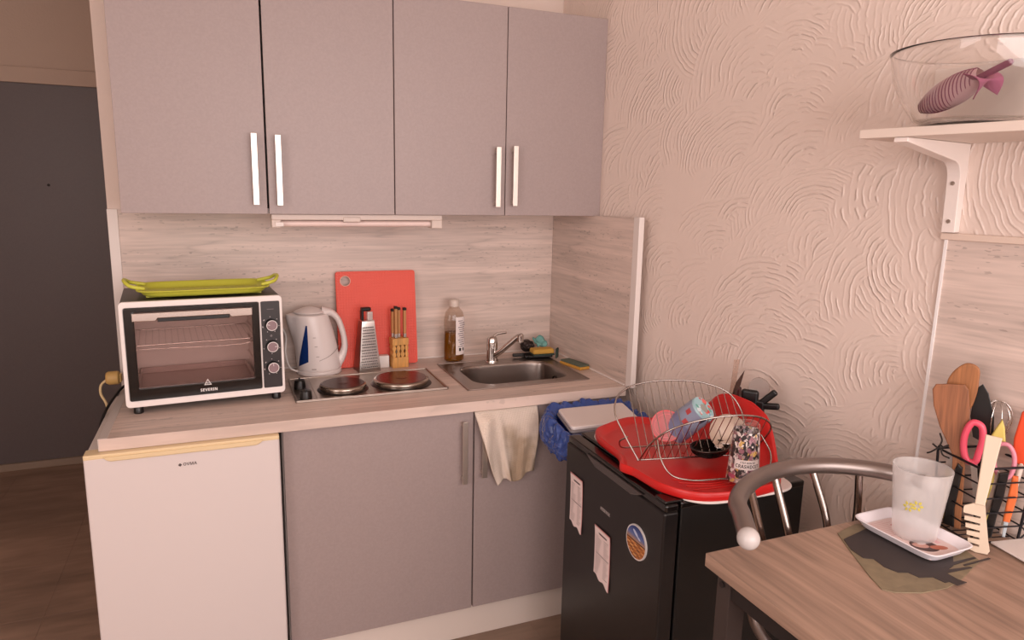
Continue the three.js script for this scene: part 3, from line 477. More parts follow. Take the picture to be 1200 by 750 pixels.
{
  const lump = (r, sx, sy, sz, amp, f, s) => { const g = new THREE.IcosahedronGeometry(r, 4), p = g.attributes.position; for (let i = 0; i < p.count; i++) { const v = V(p.getX(i), p.getY(i), p.getZ(i)), n = v.clone().normalize(), k = 1 + amp * (fbm(n.x * f + 9, n.y * f + n.z * f * 1.3 + 9, s, 3) - 0.5); p.setXYZ(i, v.x * k * sx, v.y * k * sy, v.z * k * sz); } g.computeVertexNormals(); return prep(g); };
  const spongeY = M(0xc79a45, 0.95, { bumpMap: rep(grainTex, 0.05, 0.05), bumpScale: 0.002 }), padG = M(0x33423a, 0.95);
  const dish = thing('soap_dish', 'flat black dish on the sink edge holding the sponges', 'soap dish', [0.405, WT + 0.005, 0.120], -0.12);
  part('plate', bx(-0.060, 0.055, 0, 0.010, -0.03, 0.03, 0.004), M_black, dish);
  part('tail', [bx(-0.105, -0.058, 0.002, 0.015, -0.007, 0.007, 0.004), tube([[-0.05, 0.008, 0.028], [-0.045, 0.004, 0.045], [-0.043, -0.02, 0.058], [-0.036, -0.05, 0.062]], 0.0012, {})], M_black, dish);
  solo('scouring_ball', 'dark grey wire scouring ball against the splash panel', 'scourer', (() => { const gs = [lump(0.025, 1.1, 0.95, 1, 0.5, 5, 7)]; for (let i = 0; i < 26; i++) { const q = new THREE.TorusGeometry(rr(0.017, 0.026), 0.0010, 4, 20); q.rotateX(rr(0, 6)).rotateY(rr(0, 6)).translate(rr(-0.005, 0.005), rr(-0.003, 0.003), rr(-0.005, 0.005)); gs.push(prep(q)); } return merge(gs).translate(0.378, WT + 0.040, 0.075); })(), M(0x3a2f2c, 0.5, { metalness: 0.6 }));
  const teal = solo('dish_cloth', 'crumpled teal cloth on top of the sponges in the corner', 'cloth', sheet((u, v) => V((u - 0.5) * 0.052, 0.006 * Math.sin(u * 7 + v * 3) + 0.030 * v + 0.004 * Math.sin(v * 9), -(v - 0.5) * 0.034).applyAxisAngle(V(0, 1, 0), 0.3).add(V(0.430, WT + 0.038, 0.085)), 20, 20, 0.008), M(0x6ea39c, 0.9));
  const s1 = thing('sponge', 'yellow sponge lying on the black dish beside the sink', 'sponge', [0.418, WT + 0.0155, 0.138], -0.05);
  part('foam', [bx(-0.048, 0.043, 0.006, 0.026, -0.024, 0.024, 0.007)], spongeY, s1); part('scouring_pad', bx(-0.046, 0.044, 0.0, 0.0065, -0.025, 0.025, 0.003), padG, s1, 'dark green scouring pad');
  const s3 = solo('scouring_pad', 'dark green scouring pad standing against the side splash panel', 'scouring pad', bx(-0.014, 0.014, 0, 0.040, -0.004, 0.004, 0.003).rotateY(0.9).translate(0.470, WT + 0.004, 0.165), padG);
  const s2 = thing('sponge', 'worn sponge with green top on the worktop along the side panel', 'sponge', [0.480, WT + 0.0005, 0.302], -1.36);
  part('foam', bx(-0.066, 0.060, 0, 0.012, -0.024, 0.024, 0.004), M(0xc8923d, 0.95, { bumpMap: rep(grainTex, 0.05, 0.05), bumpScale: 0.002 }), s2); part('scouring_pad', bx(-0.065, 0.058, 0.0115, 0.0185, -0.023, 0.021, 0.003), M(0x5a6354, 0.95), s2, 'worn green scouring pad');
}

// ---------------------------------------------------------------- plugs and leads at the worktop's left end
{
  const p = thing('plug_adapter', 'yellowed plug adapter with a short lead beside the oven', 'plug', [-1.104, 0.90, 0.055]);
  const m = M(0xcfa967, 0.45);
  part('body', [lathe([[0, -0.02], [0.020, -0.02], [0.023, -0.014], [0.023, 0.012], [0.018, 0.02], [0, 0.02]], 8).rotateZ(Math.PI / 2), bx(0.0, 0.026, -0.014, 0.014, -0.014, 0.014, 0.004)], m, p);
  part('lead', tube([[-0.018, -0.004, 0.004], [-0.034, -0.018, 0.01], [-0.036, -0.045, 0.02], [-0.022, -0.075, 0.03], [-0.016, -0.12, 0.03], [-0.016, -0.3, 0.03]], 0.004, { rad: 8, seg: 40 }), M(0xd8bf90, 0.5), p);
  const c = solo('power_lead', 'black power lead running from the oven down beside the fridge', 'cable', tube([[-1.030, 0.900, 0.10], [-1.060, 0.892, 0.13], [-1.086, 0.872, 0.20], [-1.108, 0.835, 0.28], [-1.116, 0.78, 0.34], [-1.116, 0.55, 0.36], [-1.116, 0.2, 0.3], [-1.114, 0.01, 0.2]], 0.0042, { rad: 8, seg: 60 }), M_black);
}

// ---------------------------------------------------------------- pedal bin with blue bag between cabinet and black fridge
{
  const b = thing('waste_bin', 'waste bin with flat white lid and blue bag before the sink cabinet', 'bin');
  part('body', (() => { const g = bx(0.262, 0.455, 0.0, 0.80, 0.715, 0.83, 0.02); return g; })(), M(0x6a6666, 0.5), b);
  const lidS = shapeOf([[0.205, -0.836], [0.432, -0.842], [0.480, -0.662], [0.232, -0.655]].map(p => p));
  part('lid', [flat(extrude(rrShape(-0.120, 0.120, -0.088, 0.088, 0.016), 0.012, 0.004, 3)).rotateY(0.0).applyMatrix4(new THREE.Matrix4().set(1, 0, -0.22, 0, 0, 1, 0, 0, 0.03, 0, 1, 0, 0, 0, 0, 1)).translate(0.334, 0.829, 0.750)], M(0xe4dad6, 0.35), b, 'flat white lid');
  part('lid_rim', [flat(extrude(rrShape(-0.124, 0.124, -0.092, 0.092, 0.018), 0.008, 0.003, 3)).applyMatrix4(new THREE.Matrix4().set(1, 0, -0.22, 0, 0, 1, 0, 0, 0.03, 0, 1, 0, 0, 0, 0, 1)).translate(0.334, 0.821, 0.750)], M(0x8d8688, 0.4), b, 'grey rim under the lid');
  const n = 5, per = u => { const a = u * Math.PI * 2, c = Math.cos(a), s = Math.sin(a), k = Math.pow(Math.pow(Math.abs(c), n) + Math.pow(Math.abs(s), n), -1 / n); return [c * k, s * k]; };
  const crinkle = tex(256, 256, (u, v) => { const l = 255 * Math.abs(2 * fbm(u * 26 + v * 4, v * 6 + u * 8, 151, 3) - 1); return [l, l, l]; }, false);
  const blue = P(0x4a6fc4, 0.22, { transmission: 0.6, thickness: 0, bumpMap: crinkle, bumpScale: 0.005 });
  const bag = (u, v) => {
    const [c, s] = per(u), wr = (fbm(Math.cos(u * 6.2832) * 6 + 10 + v * 2.5, Math.sin(u * 6.2832) * 6 + 10, 131, 3) - 0.5);
    const wr2 = Math.abs(fbm(Math.cos(u * 6.2832) * 12 + 40 + v * 6, Math.sin(u * 6.2832) * 12 + 40 - v * 6, 133, 2) - 0.5);
    const out = 0.004 + 0.046 * Math.sin(v * Math.PI * 0.75) + wr * 0.03 * Math.sin(Math.PI * Math.min(1, v + 0.1)) + wr2 * 0.024 * Math.min(1, v * 3);
    const y = 0.812 + 0.028 * Math.sin(Math.min(1, v * 2.2) * Math.PI) * (0.6 + wr * 1.2) - 0.075 * Math.max(0, v - 0.3) / 0.7 + wr * 0.03 * v + (s < -0.6 ? 0.020 * Math.sin(v * Math.PI) : 0);
    let x = 0.334 + c * (0.124 + out) + 0.22 * -(s * (0.09 + out)) * 0.6, z = 0.748 + s * (0.09 + out);
    z = Math.max(z, 0.6105); z = Math.min(z, 0.888); x = Math.min(x, 0.535);
    return V(x, y, z);
  };
  part('bag', sheet((u, v) => bag(1 - u, v), 200, 30, 0.0006, true), blue, b, 'crumpled blue plastic bag over the rim');
}

// ---------------------------------------------------------------- black fridge and what hangs on it
const FX = 0.1495, FZ0 = 0.893, FZ1 = 1.383, FT = 0.845;
{
  const f = thing('mini_fridge', 'small black fridge standing by the right wall', 'fridge');
  part('body', bx(0.196, 0.5625, 0.025, FT - 0.004, FZ0 + 0.002, FZ1 - 0.001, 0.004), P(0x0b0a09, 0.45), f);
  part('top', bx(0.194, 0.5625, FT - 0.018, FT, FZ0, FZ1, 0.005), M_blackgloss, f);
  const d = part('door', [bx(FX, 0.190, 0.03, FT - 0.022, FZ0, FZ1, 0.006)], P(0x141111, 0.34), f);
  part('door_top', bx(FX + 0.004, 0.190, FT - 0.024, FT - 0.003, FZ0 + 0.001, FZ1 - 0.001, 0.006), M_blackgloss, d);
  part('handle', [extrude(shapeOf([[-0.14, 0.010], [-0.125, 0.002], [-0.09, -0.010], [0.09, -0.010], [0.125, 0.002], [0.14, 0.010]]), 0.006, 0.002).rotateY(-Math.PI / 2).translate(FX + 0.004, FT - 0.024, 1.152)], P(0x3b3533, 0.2, { clearcoat: 0.5 }), d, 'glossy recessed grip');
  part('hinge', bx(0.155, 0.215, FT - 0.003, FT + 0.004, FZ1 - 0.05, FZ1 - 0.006, 0.003), M_blackgloss, f);
  part('logo', text('HISENSE', 0.0088).rotateY(-Math.PI / 2).translate(FX + 0.0002, 0.711, 1.125), M(0xa79f9c, 0.35), d);
  for (const [x, z] of [[0.19, FZ0 + 0.04], [0.19, FZ1 - 0.04], [0.53, FZ0 + 0.04], [0.53, FZ1 - 0.04]]) part('foot', cyl(x, 0, 0.03, z, 0.015, 0.015, 16), M_black, f);
}
{
  const rec = (k) => canvasTex(256, 512, (g, w, h) => {
    g.fillStyle = '#e6d5d2'; g.fillRect(0, 0, w, h); g.fillStyle = '#c98c8a'; g.fillRect(0, 0, w, 14); g.fillRect(w - 10, 0, 10, h); g.fillStyle = '#3b2c2c'; g.fillRect(70, 52, 130, 16);
    for (let i = 0; i < 18; i++) { const y = 96 + i * 22; g.fillStyle = '#7d6a69'; const a = 40 + ((i * 53 + k * 31) % 60); g.fillRect(18, y, a, 6); g.fillRect(150, y, 40 + ((i * 29 + k * 17) % 45), 6); if (i === 8) { g.fillStyle = '#4a3838'; g.fillRect(18, y - 2, 215, 9); } }
  });
  const paper = (name, label, z0, z1, y0, y1, k, tilt) => {
    const t = thing(name, label, 'note', [FX - 0.0004, (y0 + y1) / 2, (z0 + z1) / 2]);
    const w = z1 - z0, h = y1 - y0;
    const g = sheet((u, v) => V(-0.0004 - 0.002 * Math.pow(Math.abs(v - 0.5) * 2, 4) - 0.0006 * u, (v - 0.5) * h + (v < 0.02 ? 0.004 * Math.sin(u * 12) + tilt * (u - 0.3) : 0), (u - 0.5) * w - 0.004 * (v - 0.5)), 24, 30, 0.0004);
    part('sheet_of_paper', g, M(0xffffff, 0.8, { map: rec(k) }), t);
  };
  paper('paper_note', 'upper left printed paper slip stuck on the black fridge door', 0.930, 1.004, 0.596, 0.745, 1, -0.012);
  paper('paper_note', 'lower printed paper slip in the middle of the black fridge door', 1.081, 1.163, 0.512, 0.655, 2, -0.016);
  const mt = canvasTex(256, 256, (g, w, h) => {
    const sky = g.createLinearGradient(0, 0, 0, 130); sky.addColorStop(0, '#1d2f66'); sky.addColorStop(0.6, '#5a6aa0'); sky.addColorStop(1, '#c98b56'); g.fillStyle = sky; g.fillRect(0, 0, w, 130);
    g.fillStyle = '#b9c2dd'; g.beginPath(); g.ellipse(120, 60, 38, 12, 0.5, 0, 7); g.fill(); g.beginPath(); g.ellipse(165, 85, 22, 8, 0.3, 0, 7); g.fill();
    g.fillStyle = '#a8652f'; g.fillRect(0, 122, w, 140); for (let i = 0; i < 60; i++) { g.fillStyle = ['#4a2a16', '#d0904e', '#7a4520', '#e0b070'][i % 4]; g.fillRect((i * 67) % 256, 128 + (i * 41) % 120, 16 + (i * 13) % 30, 5); }
    g.fillStyle = '#3a2113'; g.fillRect(0, 118, w, 8); g.strokeStyle = '#d9d4d2'; g.lineWidth = 7; g.beginPath(); g.arc(128, 128, 124, 0, 7); g.stroke();
  });
  const mg = thing('fridge_magnet', 'round picture magnet of a coast on the black fridge door', 'magnet', [FX, 0.7035, 1.281], -Math.PI / 2);
  part('disc', new THREE.CylinderGeometry(0.044, 0.044, 0.004, 48).rotateX(Math.PI / 2).translate(0, 0, 0.002), M(0xcfcac8, 0.3), mg);
  part('picture', (() => { const g = new THREE.CircleGeometry(0.0432, 48); return g.translate(0, 0, 0.0043); })(), M(0xffffff, 0.25, { map: mt }), mg);
}

// ---------------------------------------------------------------- white board, red drip tray, dish rack
solo('white_board', 'thin white board lying under the red drip tray on the black fridge', 'board', flat(extrude(shapeOf(spline([[0.22, -0.93], [0.36, -0.91], [0.49, -0.95], [0.505, -1.10], [0.515, -1.30], [0.495, -1.408], [0.36, -1.424], [0.240, -1.412], [0.196, -1.36], [0.195, -1.15]], 90)), 0.006, 0.002)).translate(0, FT + 0.0005, 0), M(0xe4d9d3, 0.4));
{
  const outline = spline([[0.193, 1.003], [0.215, 0.950], [0.268, 0.918], [0.366, 0.888], [0.428, 0.922], [0.470, 0.99], [0.520, 1.07], [0.532, 1.14], [0.530, 1.23], [0.508, 1.33], [0.452, 1.408], [0.375, 1.424], [0.296, 1.420], [0.222, 1.396], [0.176, 1.330], [0.166, 1.262], [0.163, 1.228], [0.150, 1.190], [0.166, 1.165], [0.184, 1.12], [0.188, 1.06]], 160);
  const C = [0.36, 1.16];
  const yy = (x, z) => 0.8565 + 0.126 * Math.pow(clamp((x - 0.452) / 0.080), 1.25) * step2(0.94, 1.09, z) * step2(1.40, 1.27, z);
  const t = thing('drip_tray', 'red plastic drip tray with a spout under the dish rack', 'tray');
  const red = M(0xc8201e, 0.35);
  const lp = (u) => { const k = u * 160, i = Math.floor(k) % 160, f = k - Math.floor(k), a = outline[i], b = outline[(i + 1) % 160]; return [a[0] + (b[0] - a[0]) * f, a[1] + (b[1] - a[1]) * f]; };
  part('tray_floor', sheet((u, v) => { const p = lp(u), s = Math.max(0.02, v); const x = C[0] + (p[0] - C[0]) * s, z = C[1] + (p[1] - C[1]) * s; const rim = v > 0.90 ? 0.013 * sm((v - 0.90) / 0.10) : 0; return V(x, yy(x, z) + rim, z); }, 160, 40, 0.004, true), red, t);
  part('rim', sheet((u, v) => { const p = lp(u), a = v * Math.PI * 2, dx = p[0] - C[0], dz = p[1] - C[1], l = Math.hypot(dx, dz); const x = p[0] + dx / l * 0.004 * Math.cos(a), z = p[1] + dz / l * 0.004 * Math.cos(a); return V(x, yy(p[0], p[1]) + 0.0045 + 0.0115 * Math.sin(a), z); }, 160, 12, 0, true), red, t);
  for (let i = 0; i < 4; i++) part('rib', tube([[0.23 + i * 0.004, 0.8595, 1.295 + i * 0.022], [0.31, 0.8595, 1.335 + i * 0.012], [0.42, 0.860, 1.325 + i * 0.014]], 0.0018, { rad: 6 }), red, t);
}
{
  const O = V(0.192, 0.878, 1.201), ax = V(0.98, 0, 0.205).normalize(), sd = V(-ax.z, 0, ax.x).multiplyScalar(-1);   // ax along the V, sd to the wall side
  const r = thing('dish_rack', 'chrome wire dish rack standing in the red tray', 'dish rack', [O.x, O.y, O.z], Math.atan2(-ax.z, ax.x));
  // local x along the V; local -z to the back
  const m = M(0xa49b95, 0.2, { metalness: 1 }), tilt = 35 * Math.PI / 180;
  const back = [[0, 0], [-0.028, 0.07], [-0.044, 0.125], [-0.030, 0.168], [0.010, 0.193], [0.075, 0.206], [0.155, 0.207], [0.235, 0.196], [0.300, 0.165], [0.325, 0.115], [0.318, 0.05], [0.300, 0]];
  const front = [[0.004, 0], [0.014, 0.07], [0.040, 0.115], [0.085, 0.146], [0.155, 0.168], [0.235, 0.172], [0.300, 0.152], [0.333, 0.115], [0.332, 0.06], [0.310, 0]];
  const lift = (s, sg) => V(s[0] * 0.95, s[1] * Math.cos(tilt), sg * s[1] * Math.sin(tilt)).toArray();
  part('back_hoop', tube(back.map(p => lift(p, -1)), 0.0022, { rad: 8, seg: 90 }), m, r); part('front_hoop', tube(front.map(p => lift(p, 1)), 0.0024, { rad: 8, seg: 90 }), m, r);
  part('centre_rod', rod([-0.002, 0, 0], [0.312, 0, 0], 0.0022, 8, true), m, r);
  const top = (h, x) => { const c = new THREE.CatmullRomCurve3(h.map(p => V(p[0], p[1], 0)), false, 'centripetal'); let best = 0; for (const q of c.getPoints(200)) if (Math.abs(q.x - x) < 0.006) best = Math.max(best, q.y); return best; };
  for (let i = 0; i < 15; i++) { const x = 0.012 + i * 0.0205, a = top(back, x), b = top(front, x + 0.004); part('wire', rod([x, 0, 0], lift([x - 0.006 + i * 0.0008, a], -1), 0.0011, 6), m, r); part('wire', rod([x + 0.004, 0, 0], lift([x + 0.006, b], 1), 0.0011, 6), m, r); }
  const L0 = lift([0.028, 0.085], 1), R0 = lift([0.318, 0.085], 1);
  part('leg', tube([L0, [0.028, 0.03, 0.075], [0.045, 0.0, 0.098], [0.085, -0.010, 0.112], [0.17, -0.011, 0.114], [0.26, -0.010, 0.112], [0.300, 0.0, 0.098], [0.316, 0.03, 0.075], R0], 0.0022, { rad: 8, seg: 70 }), m, r);
  const L1 = lift([-0.02, 0.06], -1), R1 = lift([0.32, 0.06], -1);
  part('leg', tube([L1, [-0.022, 0.020, -0.08], [-0.006, -0.006, -0.105], [0.04, -0.011, -0.115], [0.16, -0.011, -0.117], [0.27, -0.008, -0.112], [0.310, 0.004, -0.090], R1], 0.0022, { rad: 8, seg: 70 }), m, r);
}
// things drying in the rack
{
  const cupT = canvasTex(512, 256, (g, w, h) => { g.fillStyle = '#8f97ad'; g.fillRect(0, 0, w, h); const c = ['#c33b3a', '#69aab0', '#3d3b4b', '#d8dde2', '#b65a58', '#79a7c4']; let s = 3; const q = () => (s = (s * 16807) % 2147483647) / 2147483647; for (let i = 0; i < 46; i++) { g.fillStyle = c[(q() * 6) | 0]; g.beginPath(); g.ellipse(q() * w, h * 0.55 * q(), 6 + q() * 26, 3 + q() * 12, q() * 3, 0, 7); g.fill(); } g.fillStyle = '#7f86a6'; g.fillRect(0, h * 0.62, w, h * 0.38); for (let i = 0; i < 8; i++) { g.fillStyle = '#b8484a'; g.fillRect(q() * w, h * 0.8 * q() + 40, 30, 9); } });
  const baseT = canvasTex(128, 128, (g, w, h) => { g.fillStyle = '#9cc3c9'; g.fillRect(0, 0, w, h); let s = 9; const q = () => (s = (s * 16807) % 2147483647) / 2147483647; for (let i = 0; i < 26; i++) { g.fillStyle = ['#e2695f', '#5fa596', '#d6e4ea', '#7fb2cf', '#c94a4a'][(q() * 5) | 0]; g.beginPath(); g.ellipse(q() * w, q() * h, 5 + q() * 14, 4 + q() * 8, q() * 3, 0, 7); g.fill(); } g.fillStyle = '#9a9a92'; g.beginPath(); g.arc(64, 64, 24, 0, 7); g.fill(); });
  const cup = thing('plastic_cup', 'colourful printed cup lying upside down in the dish rack', 'cup', [0.372, 0.953, 1.160]);
  cup.scale.setScalar(1.08);
  cup.quaternion.setFromUnitVectors(V(0, 1, 0), V(0.30, 0.70, 0.62).normalize());
  part('wall', lathe([[0.0355, -0.055], [0.0365, -0.055], [0.0335, 0.045], [0.0325, 0.045], [0.0345, -0.054]], 40), M(0xffffff, 0.35, { map: cupT }), cup);
  part('base', new THREE.CylinderGeometry(0.0315, 0.0335, 0.006, 40).translate(0, 0.047, 0), M(0x9fc0c6, 0.35), cup);
  part('base_print', new THREE.CircleGeometry(0.0305, 40).rotateX(-Math.PI / 2).translate(0, 0.0503, 0), M(0xffffff, 0.4, { map: baseT }), cup);
  const lid = thing('round_lid', 'round translucent pink lid standing in the dish rack', 'lid', [0.318, 0.932, 1.136], -0.45);
  lid.rotation.x = -0.45;
  const pk = P(0xe07a7c, 0.25, { transmission: 0.45, thickness: 0 });
  part('disc', new THREE.CylinderGeometry(0.040, 0.040, 0.002, 48).rotateX(Math.PI / 2), pk, lid);
  part('ridge', [new THREE.TorusGeometry(0.040, 0.0022, 8, 48), new THREE.TorusGeometry(0.031, 0.0012, 8, 48), new THREE.TorusGeometry(0.014, 0.001, 8, 32)].map(prep), M(0xe0696c, 0.3), lid);
  const pl = thing('small_bowl', 'cream bowl tilted at the far end of the dish rack', 'bowl', [0.438, 0.932, 1.235]);
  pl.quaternion.setFromUnitVectors(V(0, 1, 0), V(-0.5, 0.35, 0.62).normalize());
  part('bowl_wall', lathe([[0, -0.012], [0.022, -0.012], [0.036, 0.0], [0.046, 0.018], [0.047, 0.018], [0.038, -0.002], [0.022, -0.014], [0, -0.014]], 40), M(0xd6bfae, 0.35), pl);
  const st = thing('mesh_strainer', 'dark metal mesh strainer lying at the bottom of the dish rack', 'strainer', [0.372, 0.910, 1.250], 0.2);
  st.scale.setScalar(1.32);
  const ms = []; for (let i = 0; i < 9; i++) { const a = i / 9 * Math.PI; ms.push(prep(new THREE.TorusGeometry(0.034, 0.0012, 5, 24, Math.PI).rotateZ(Math.PI).rotateY(a))); } for (let j = 0; j < 5; j++) { const y = -0.006 - j * 0.006; ms.push(prep(new THREE.TorusGeometry(Math.sqrt(0.034 ** 2 - y * y), 0.0012, 5, 32).rotateX(Math.PI / 2).translate(0, y, 0))); }
  part('mesh_bowl', ms.concat([prep(new THREE.SphereGeometry(0.033, 24, 10, 0, Math.PI * 2, Math.PI / 2, Math.PI / 2))]).map(g => g.scale(1.25, 0.62, 0.9)), M(0x2a211f, 0.35, { metalness: 0.8 }), st);
  part('rim', prep(new THREE.TorusGeometry(0.034, 0.002, 8, 40).rotateX(Math.PI / 2)).scale(1.25, 1, 0.9), M(0x4b3f3b, 0.3, { metalness: 0.9 }), st);
  const sp = [['teaspoon', 'small metal spoon resting on the strainer in the dish rack', 'spoon', [0.385, 0.914, 1.268], 0.5], ['teaspoon', 'second metal spoon beside the cream bowl in the dish rack', 'spoon', [0.415, 0.916, 1.258], -0.4]];
  for (const [n, l, c, p, a] of sp) { const s = thing(n, l, c, p, a, 'spoons in the dish rack'); part('spoon_bowl', prep(new THREE.SphereGeometry(0.012, 16, 8)).scale(1.3, 0.3, 0.9), M_chrome, s); part('handle', tube([[0.014, 0, 0], [0.04, 0.004, 0], [0.07, 0.003, 0]], 0.0018, {}), M_chrome, s); }
}
// tools standing behind the tray
{
  const kn = thing('kitchen_knife', 'upright knife with bare blade up behind the red tray', 'knife', [0.556, FT, 1.118], 0.5);
  part('blade', extrude(shapeOf([[-0.024, 0.09], [0.0, 0.09], [0.006, 0.150], [0.022, 0.212], [-0.004, 0.180], [-0.016, 0.140]]), 0.0016).rotateY(-0.5), M(0x6d5a56, 0.25, { metalness: 1 }), kn);
  part('handle', [bx(-0.012, 0.020, 0, 0.110, -0.007, 0.007, 0.005), bx(0.0, 0.026, 0.08, 0.165, -0.007, 0.007, 0.0065)], M(0x4a1a1a, 0.4), kn);
  const tl = thing('can_opener', 'black plastic kitchen tool with two prongs behind the red tray', 'kitchen tool', [0.575, FT, 1.168], -0.9);
  const bl = M(0x0f0d0d, 0.4);
  part('body', [bx(-0.030, 0.030, 0, 0.145, -0.008, 0.008, 0.007), bx(-0.034, 0.012, 0.10, 0.170, -0.009, 0.009, 0.008)], bl, tl);
  part('prong', bx(-0.009, 0.009, -0.005, 0.055, -0.007, 0.007, 0.006).rotateZ(-0.75).translate(0.018, 0.135, 0), bl, tl); part('prong', bx(-0.009, 0.009, -0.005, 0.056, -0.007, 0.007, 0.006).rotateZ(-1.45).translate(0.012, 0.128, 0), bl, tl);
  part('wheel', new THREE.CylinderGeometry(0.027, 0.027, 0.008, 32).rotateX(Math.PI / 2).translate(0.010, 0.178, -0.006), M(0xa89c95, 0.35, { metalness: 0.7 }), tl, 'grey metal disc');
  const sp = thing('clear_spatula', 'clear plastic blade leaning on the textured wall behind the tray', 'kitchen tool', [0.560, FT, 1.085], 0.35);
  part('blade', bx(-0.014, 0.014, 0, 0.235, -0.0012, 0.0012, 0.001).rotateZ(-0.12), P(0xf0e4dc, 0.15, { transmission: 0.9, thickness: 0 }), sp);
}
// printed tumbler
{
  const t = thing('printed_tumbler', 'upturned clear tumbler with black and white print on the red tray', 'glass', [0.366, 0.861, 1.381]);
  part('glass_wall', lathe([[0.0385, 0], [0.0395, 0.001], [0.029, 0.152], [0.026, 0.156], [0, 0.156], [0, 0.146], [0.025, 0.145], [0.036, 0.004], [0.0385, 0]], 56), P(0xffffff, 0.03, { transmission: 1, thickness: 0, ior: 1.45 }), t);
  const W = 1024, H = 512;
  const pt = canvasTex(W, H, (g) => {
    g.fillStyle = '#a08a86'; g.fillRect(0, 0, W, H); let s = 77; const q = () => (s = (s * 16807) % 2147483647) / 2147483647;
    for (let i = 0; i < 900; i++) { g.fillStyle = ['#1b1517', '#d8cbc5', '#2b2428', '#c9a15c', '#8f5a66', '#e4dad6', '#3b2f33', '#a87a84', '#1b1517'][(q() * 9) | 0]; const x = q() * W, y = q() * H; g.beginPath(); g.ellipse(x, y, 6 + q() * 30, 5 + q() * 22, q() * 3, 0, 7); g.fill(); }
    for (let i = 0; i < 60; i++) { g.strokeStyle = '#16110f'; g.lineWidth = 4; g.beginPath(); const x = q() * W, y = q() * H; g.arc(x, y, 8 + q() * 16, 0, 4); g.stroke(); }
    for (let k = 0; k < 3; k++) { const x = 20 + k * 341; g.fillStyle = '#efe6e2'; g.fillRect(x, 268, 300, 96); g.fillStyle = '#a99a96'; g.fillRect(x + 6, 274, 288, 84); g.fillStyle = '#e9dedb'; g.fillRect(x + 8, 276, 284, 80); g.fillStyle = '#1a1414'; g.font = 'bold 24px sans-serif'; g.textAlign = 'center'; g.fillText('C\'EST MON BIT', x + 150, 302); g.font = 'bold 48px sans-serif'; g.fillText('CRASHDOIT', x + 150, 348); }
    g.fillStyle = '#b0506a'; g.fillRect(200, 420, 110, 44); g.fillRect(640, 430, 90, 40);
  });
  part('print', sheet((u, v) => { const a = u * Math.PI * 2 + 0.6, y = 0.016 + v * 0.122, r = 0.0397 - (y / 0.152) * 0.0105 - 0.0006; return V(Math.sin(a) * r, y, Math.cos(a) * r); }, 64, 6, 0), M(0xffffff, 0.3, { map: pt }), t, 'black and white all-over print with a lettered band');
}

// ---------------------------------------------------------------- chair
{
  const c = thing('bar_chair', 'high metal chair with curved tube back pushed under the table', 'chair');
  const m = M(0x8d827d, 0.34, { metalness: 0.85 }), ms = M(0xb7aca5, 0.22, { metalness: 1 });
  const H = 0.945;
  part('back_rail', tube([[0.089, H, 1.713], [0.135, H, 1.642], [0.162, H, 1.598], [0.215, H, 1.552], [0.295, H, 1.512], [0.390, H, 1.494], [0.485, H, 1.512], [0.562, H, 1.562], [0.600, H, 1.612], [0.618, H, 1.655]], 0.0178, { rad: 20, seg: 110 }), m, c);
  for (const [x, z] of [[0.086, 1.717], [0.619, 1.660]]) part('end_cap', prep(new THREE.SphereGeometry(0.0200, 24, 16)).translate(x, H - 0.001, z), P(0xd9d2cf, 0.25, { transmission: 0.25, thickness: 0.02 }), c, 'milky plastic ball end');
  for (const [x0, z0, x1, x2] of [[0.250, 1.534, 0.288, 0.320], [0.343, 1.503, 0.360, 0.372], [0.452, 1.503, 0.472, 0.440], [0.545, 1.547, 0.560, 0.490]]) part('spindle', tube([[x0, H - 0.008, z0], [x1, 0.815, 1.542], [(x1 + x2) / 2, 0.74, 1.56], [x2, 0.652, 1.625]], 0.0085, { rad: 12, seg: 30 }), ms, c);
  part('seat', lathe([[0, 0.625], [0.175, 0.625], [0.19, 0.631], [0.19, 0.640], [0.18, 0.648], [0.1, 0.652], [0, 0.651]], 56).translate(0.39, 0, 1.785), M(0xb06a3c, 0.4, { map: rep(oakTex, 0.6, 0.6) }), c, 'orange wooden round seat');
  part('seat_ring', prep(new THREE.TorusGeometry(0.165, 0.0105, 10, 56).rotateX(Math.PI / 2)).translate(0.39, 0.614, 1.785), ms, c);
  part('back_loop', tube([[0.300, 0.775, 1.552], [0.236, 0.735, 1.580], [0.230, 0.675, 1.602], [0.252, 0.632, 1.625], [0.278, 0.615, 1.66]], 0.0115, { rad: 12, seg: 36 }), m, c); part('back_loop', tube([[0.535, 0.775, 1.575], [0.558, 0.735, 1.580], [0.550, 0.675, 1.602], [0.528, 0.632, 1.625], [0.502, 0.615, 1.66]], 0.0115, { rad: 12, seg: 36 }), m, c);
    for (const [sx, sz] of [[-1, -1], [1, -1], [-1, 1], [1, 1]]) part('leg', tube([[0.39 + sx * 0.105, 0.612, 1.785 + sz * 0.105], [0.39 + sx * 0.135, 0.30, 1.785 + sz * 0.135], [0.39 + sx * 0.155, 0.011, 1.785 + sz * 0.155]], 0.0105, { rad: 12, seg: 16 }), ms, c);
  part('foot_ring', prep(new THREE.TorusGeometry(0.190, 0.008, 10, 56).rotateX(Math.PI / 2)).translate(0.39, 0.26, 1.785), ms, c);
}

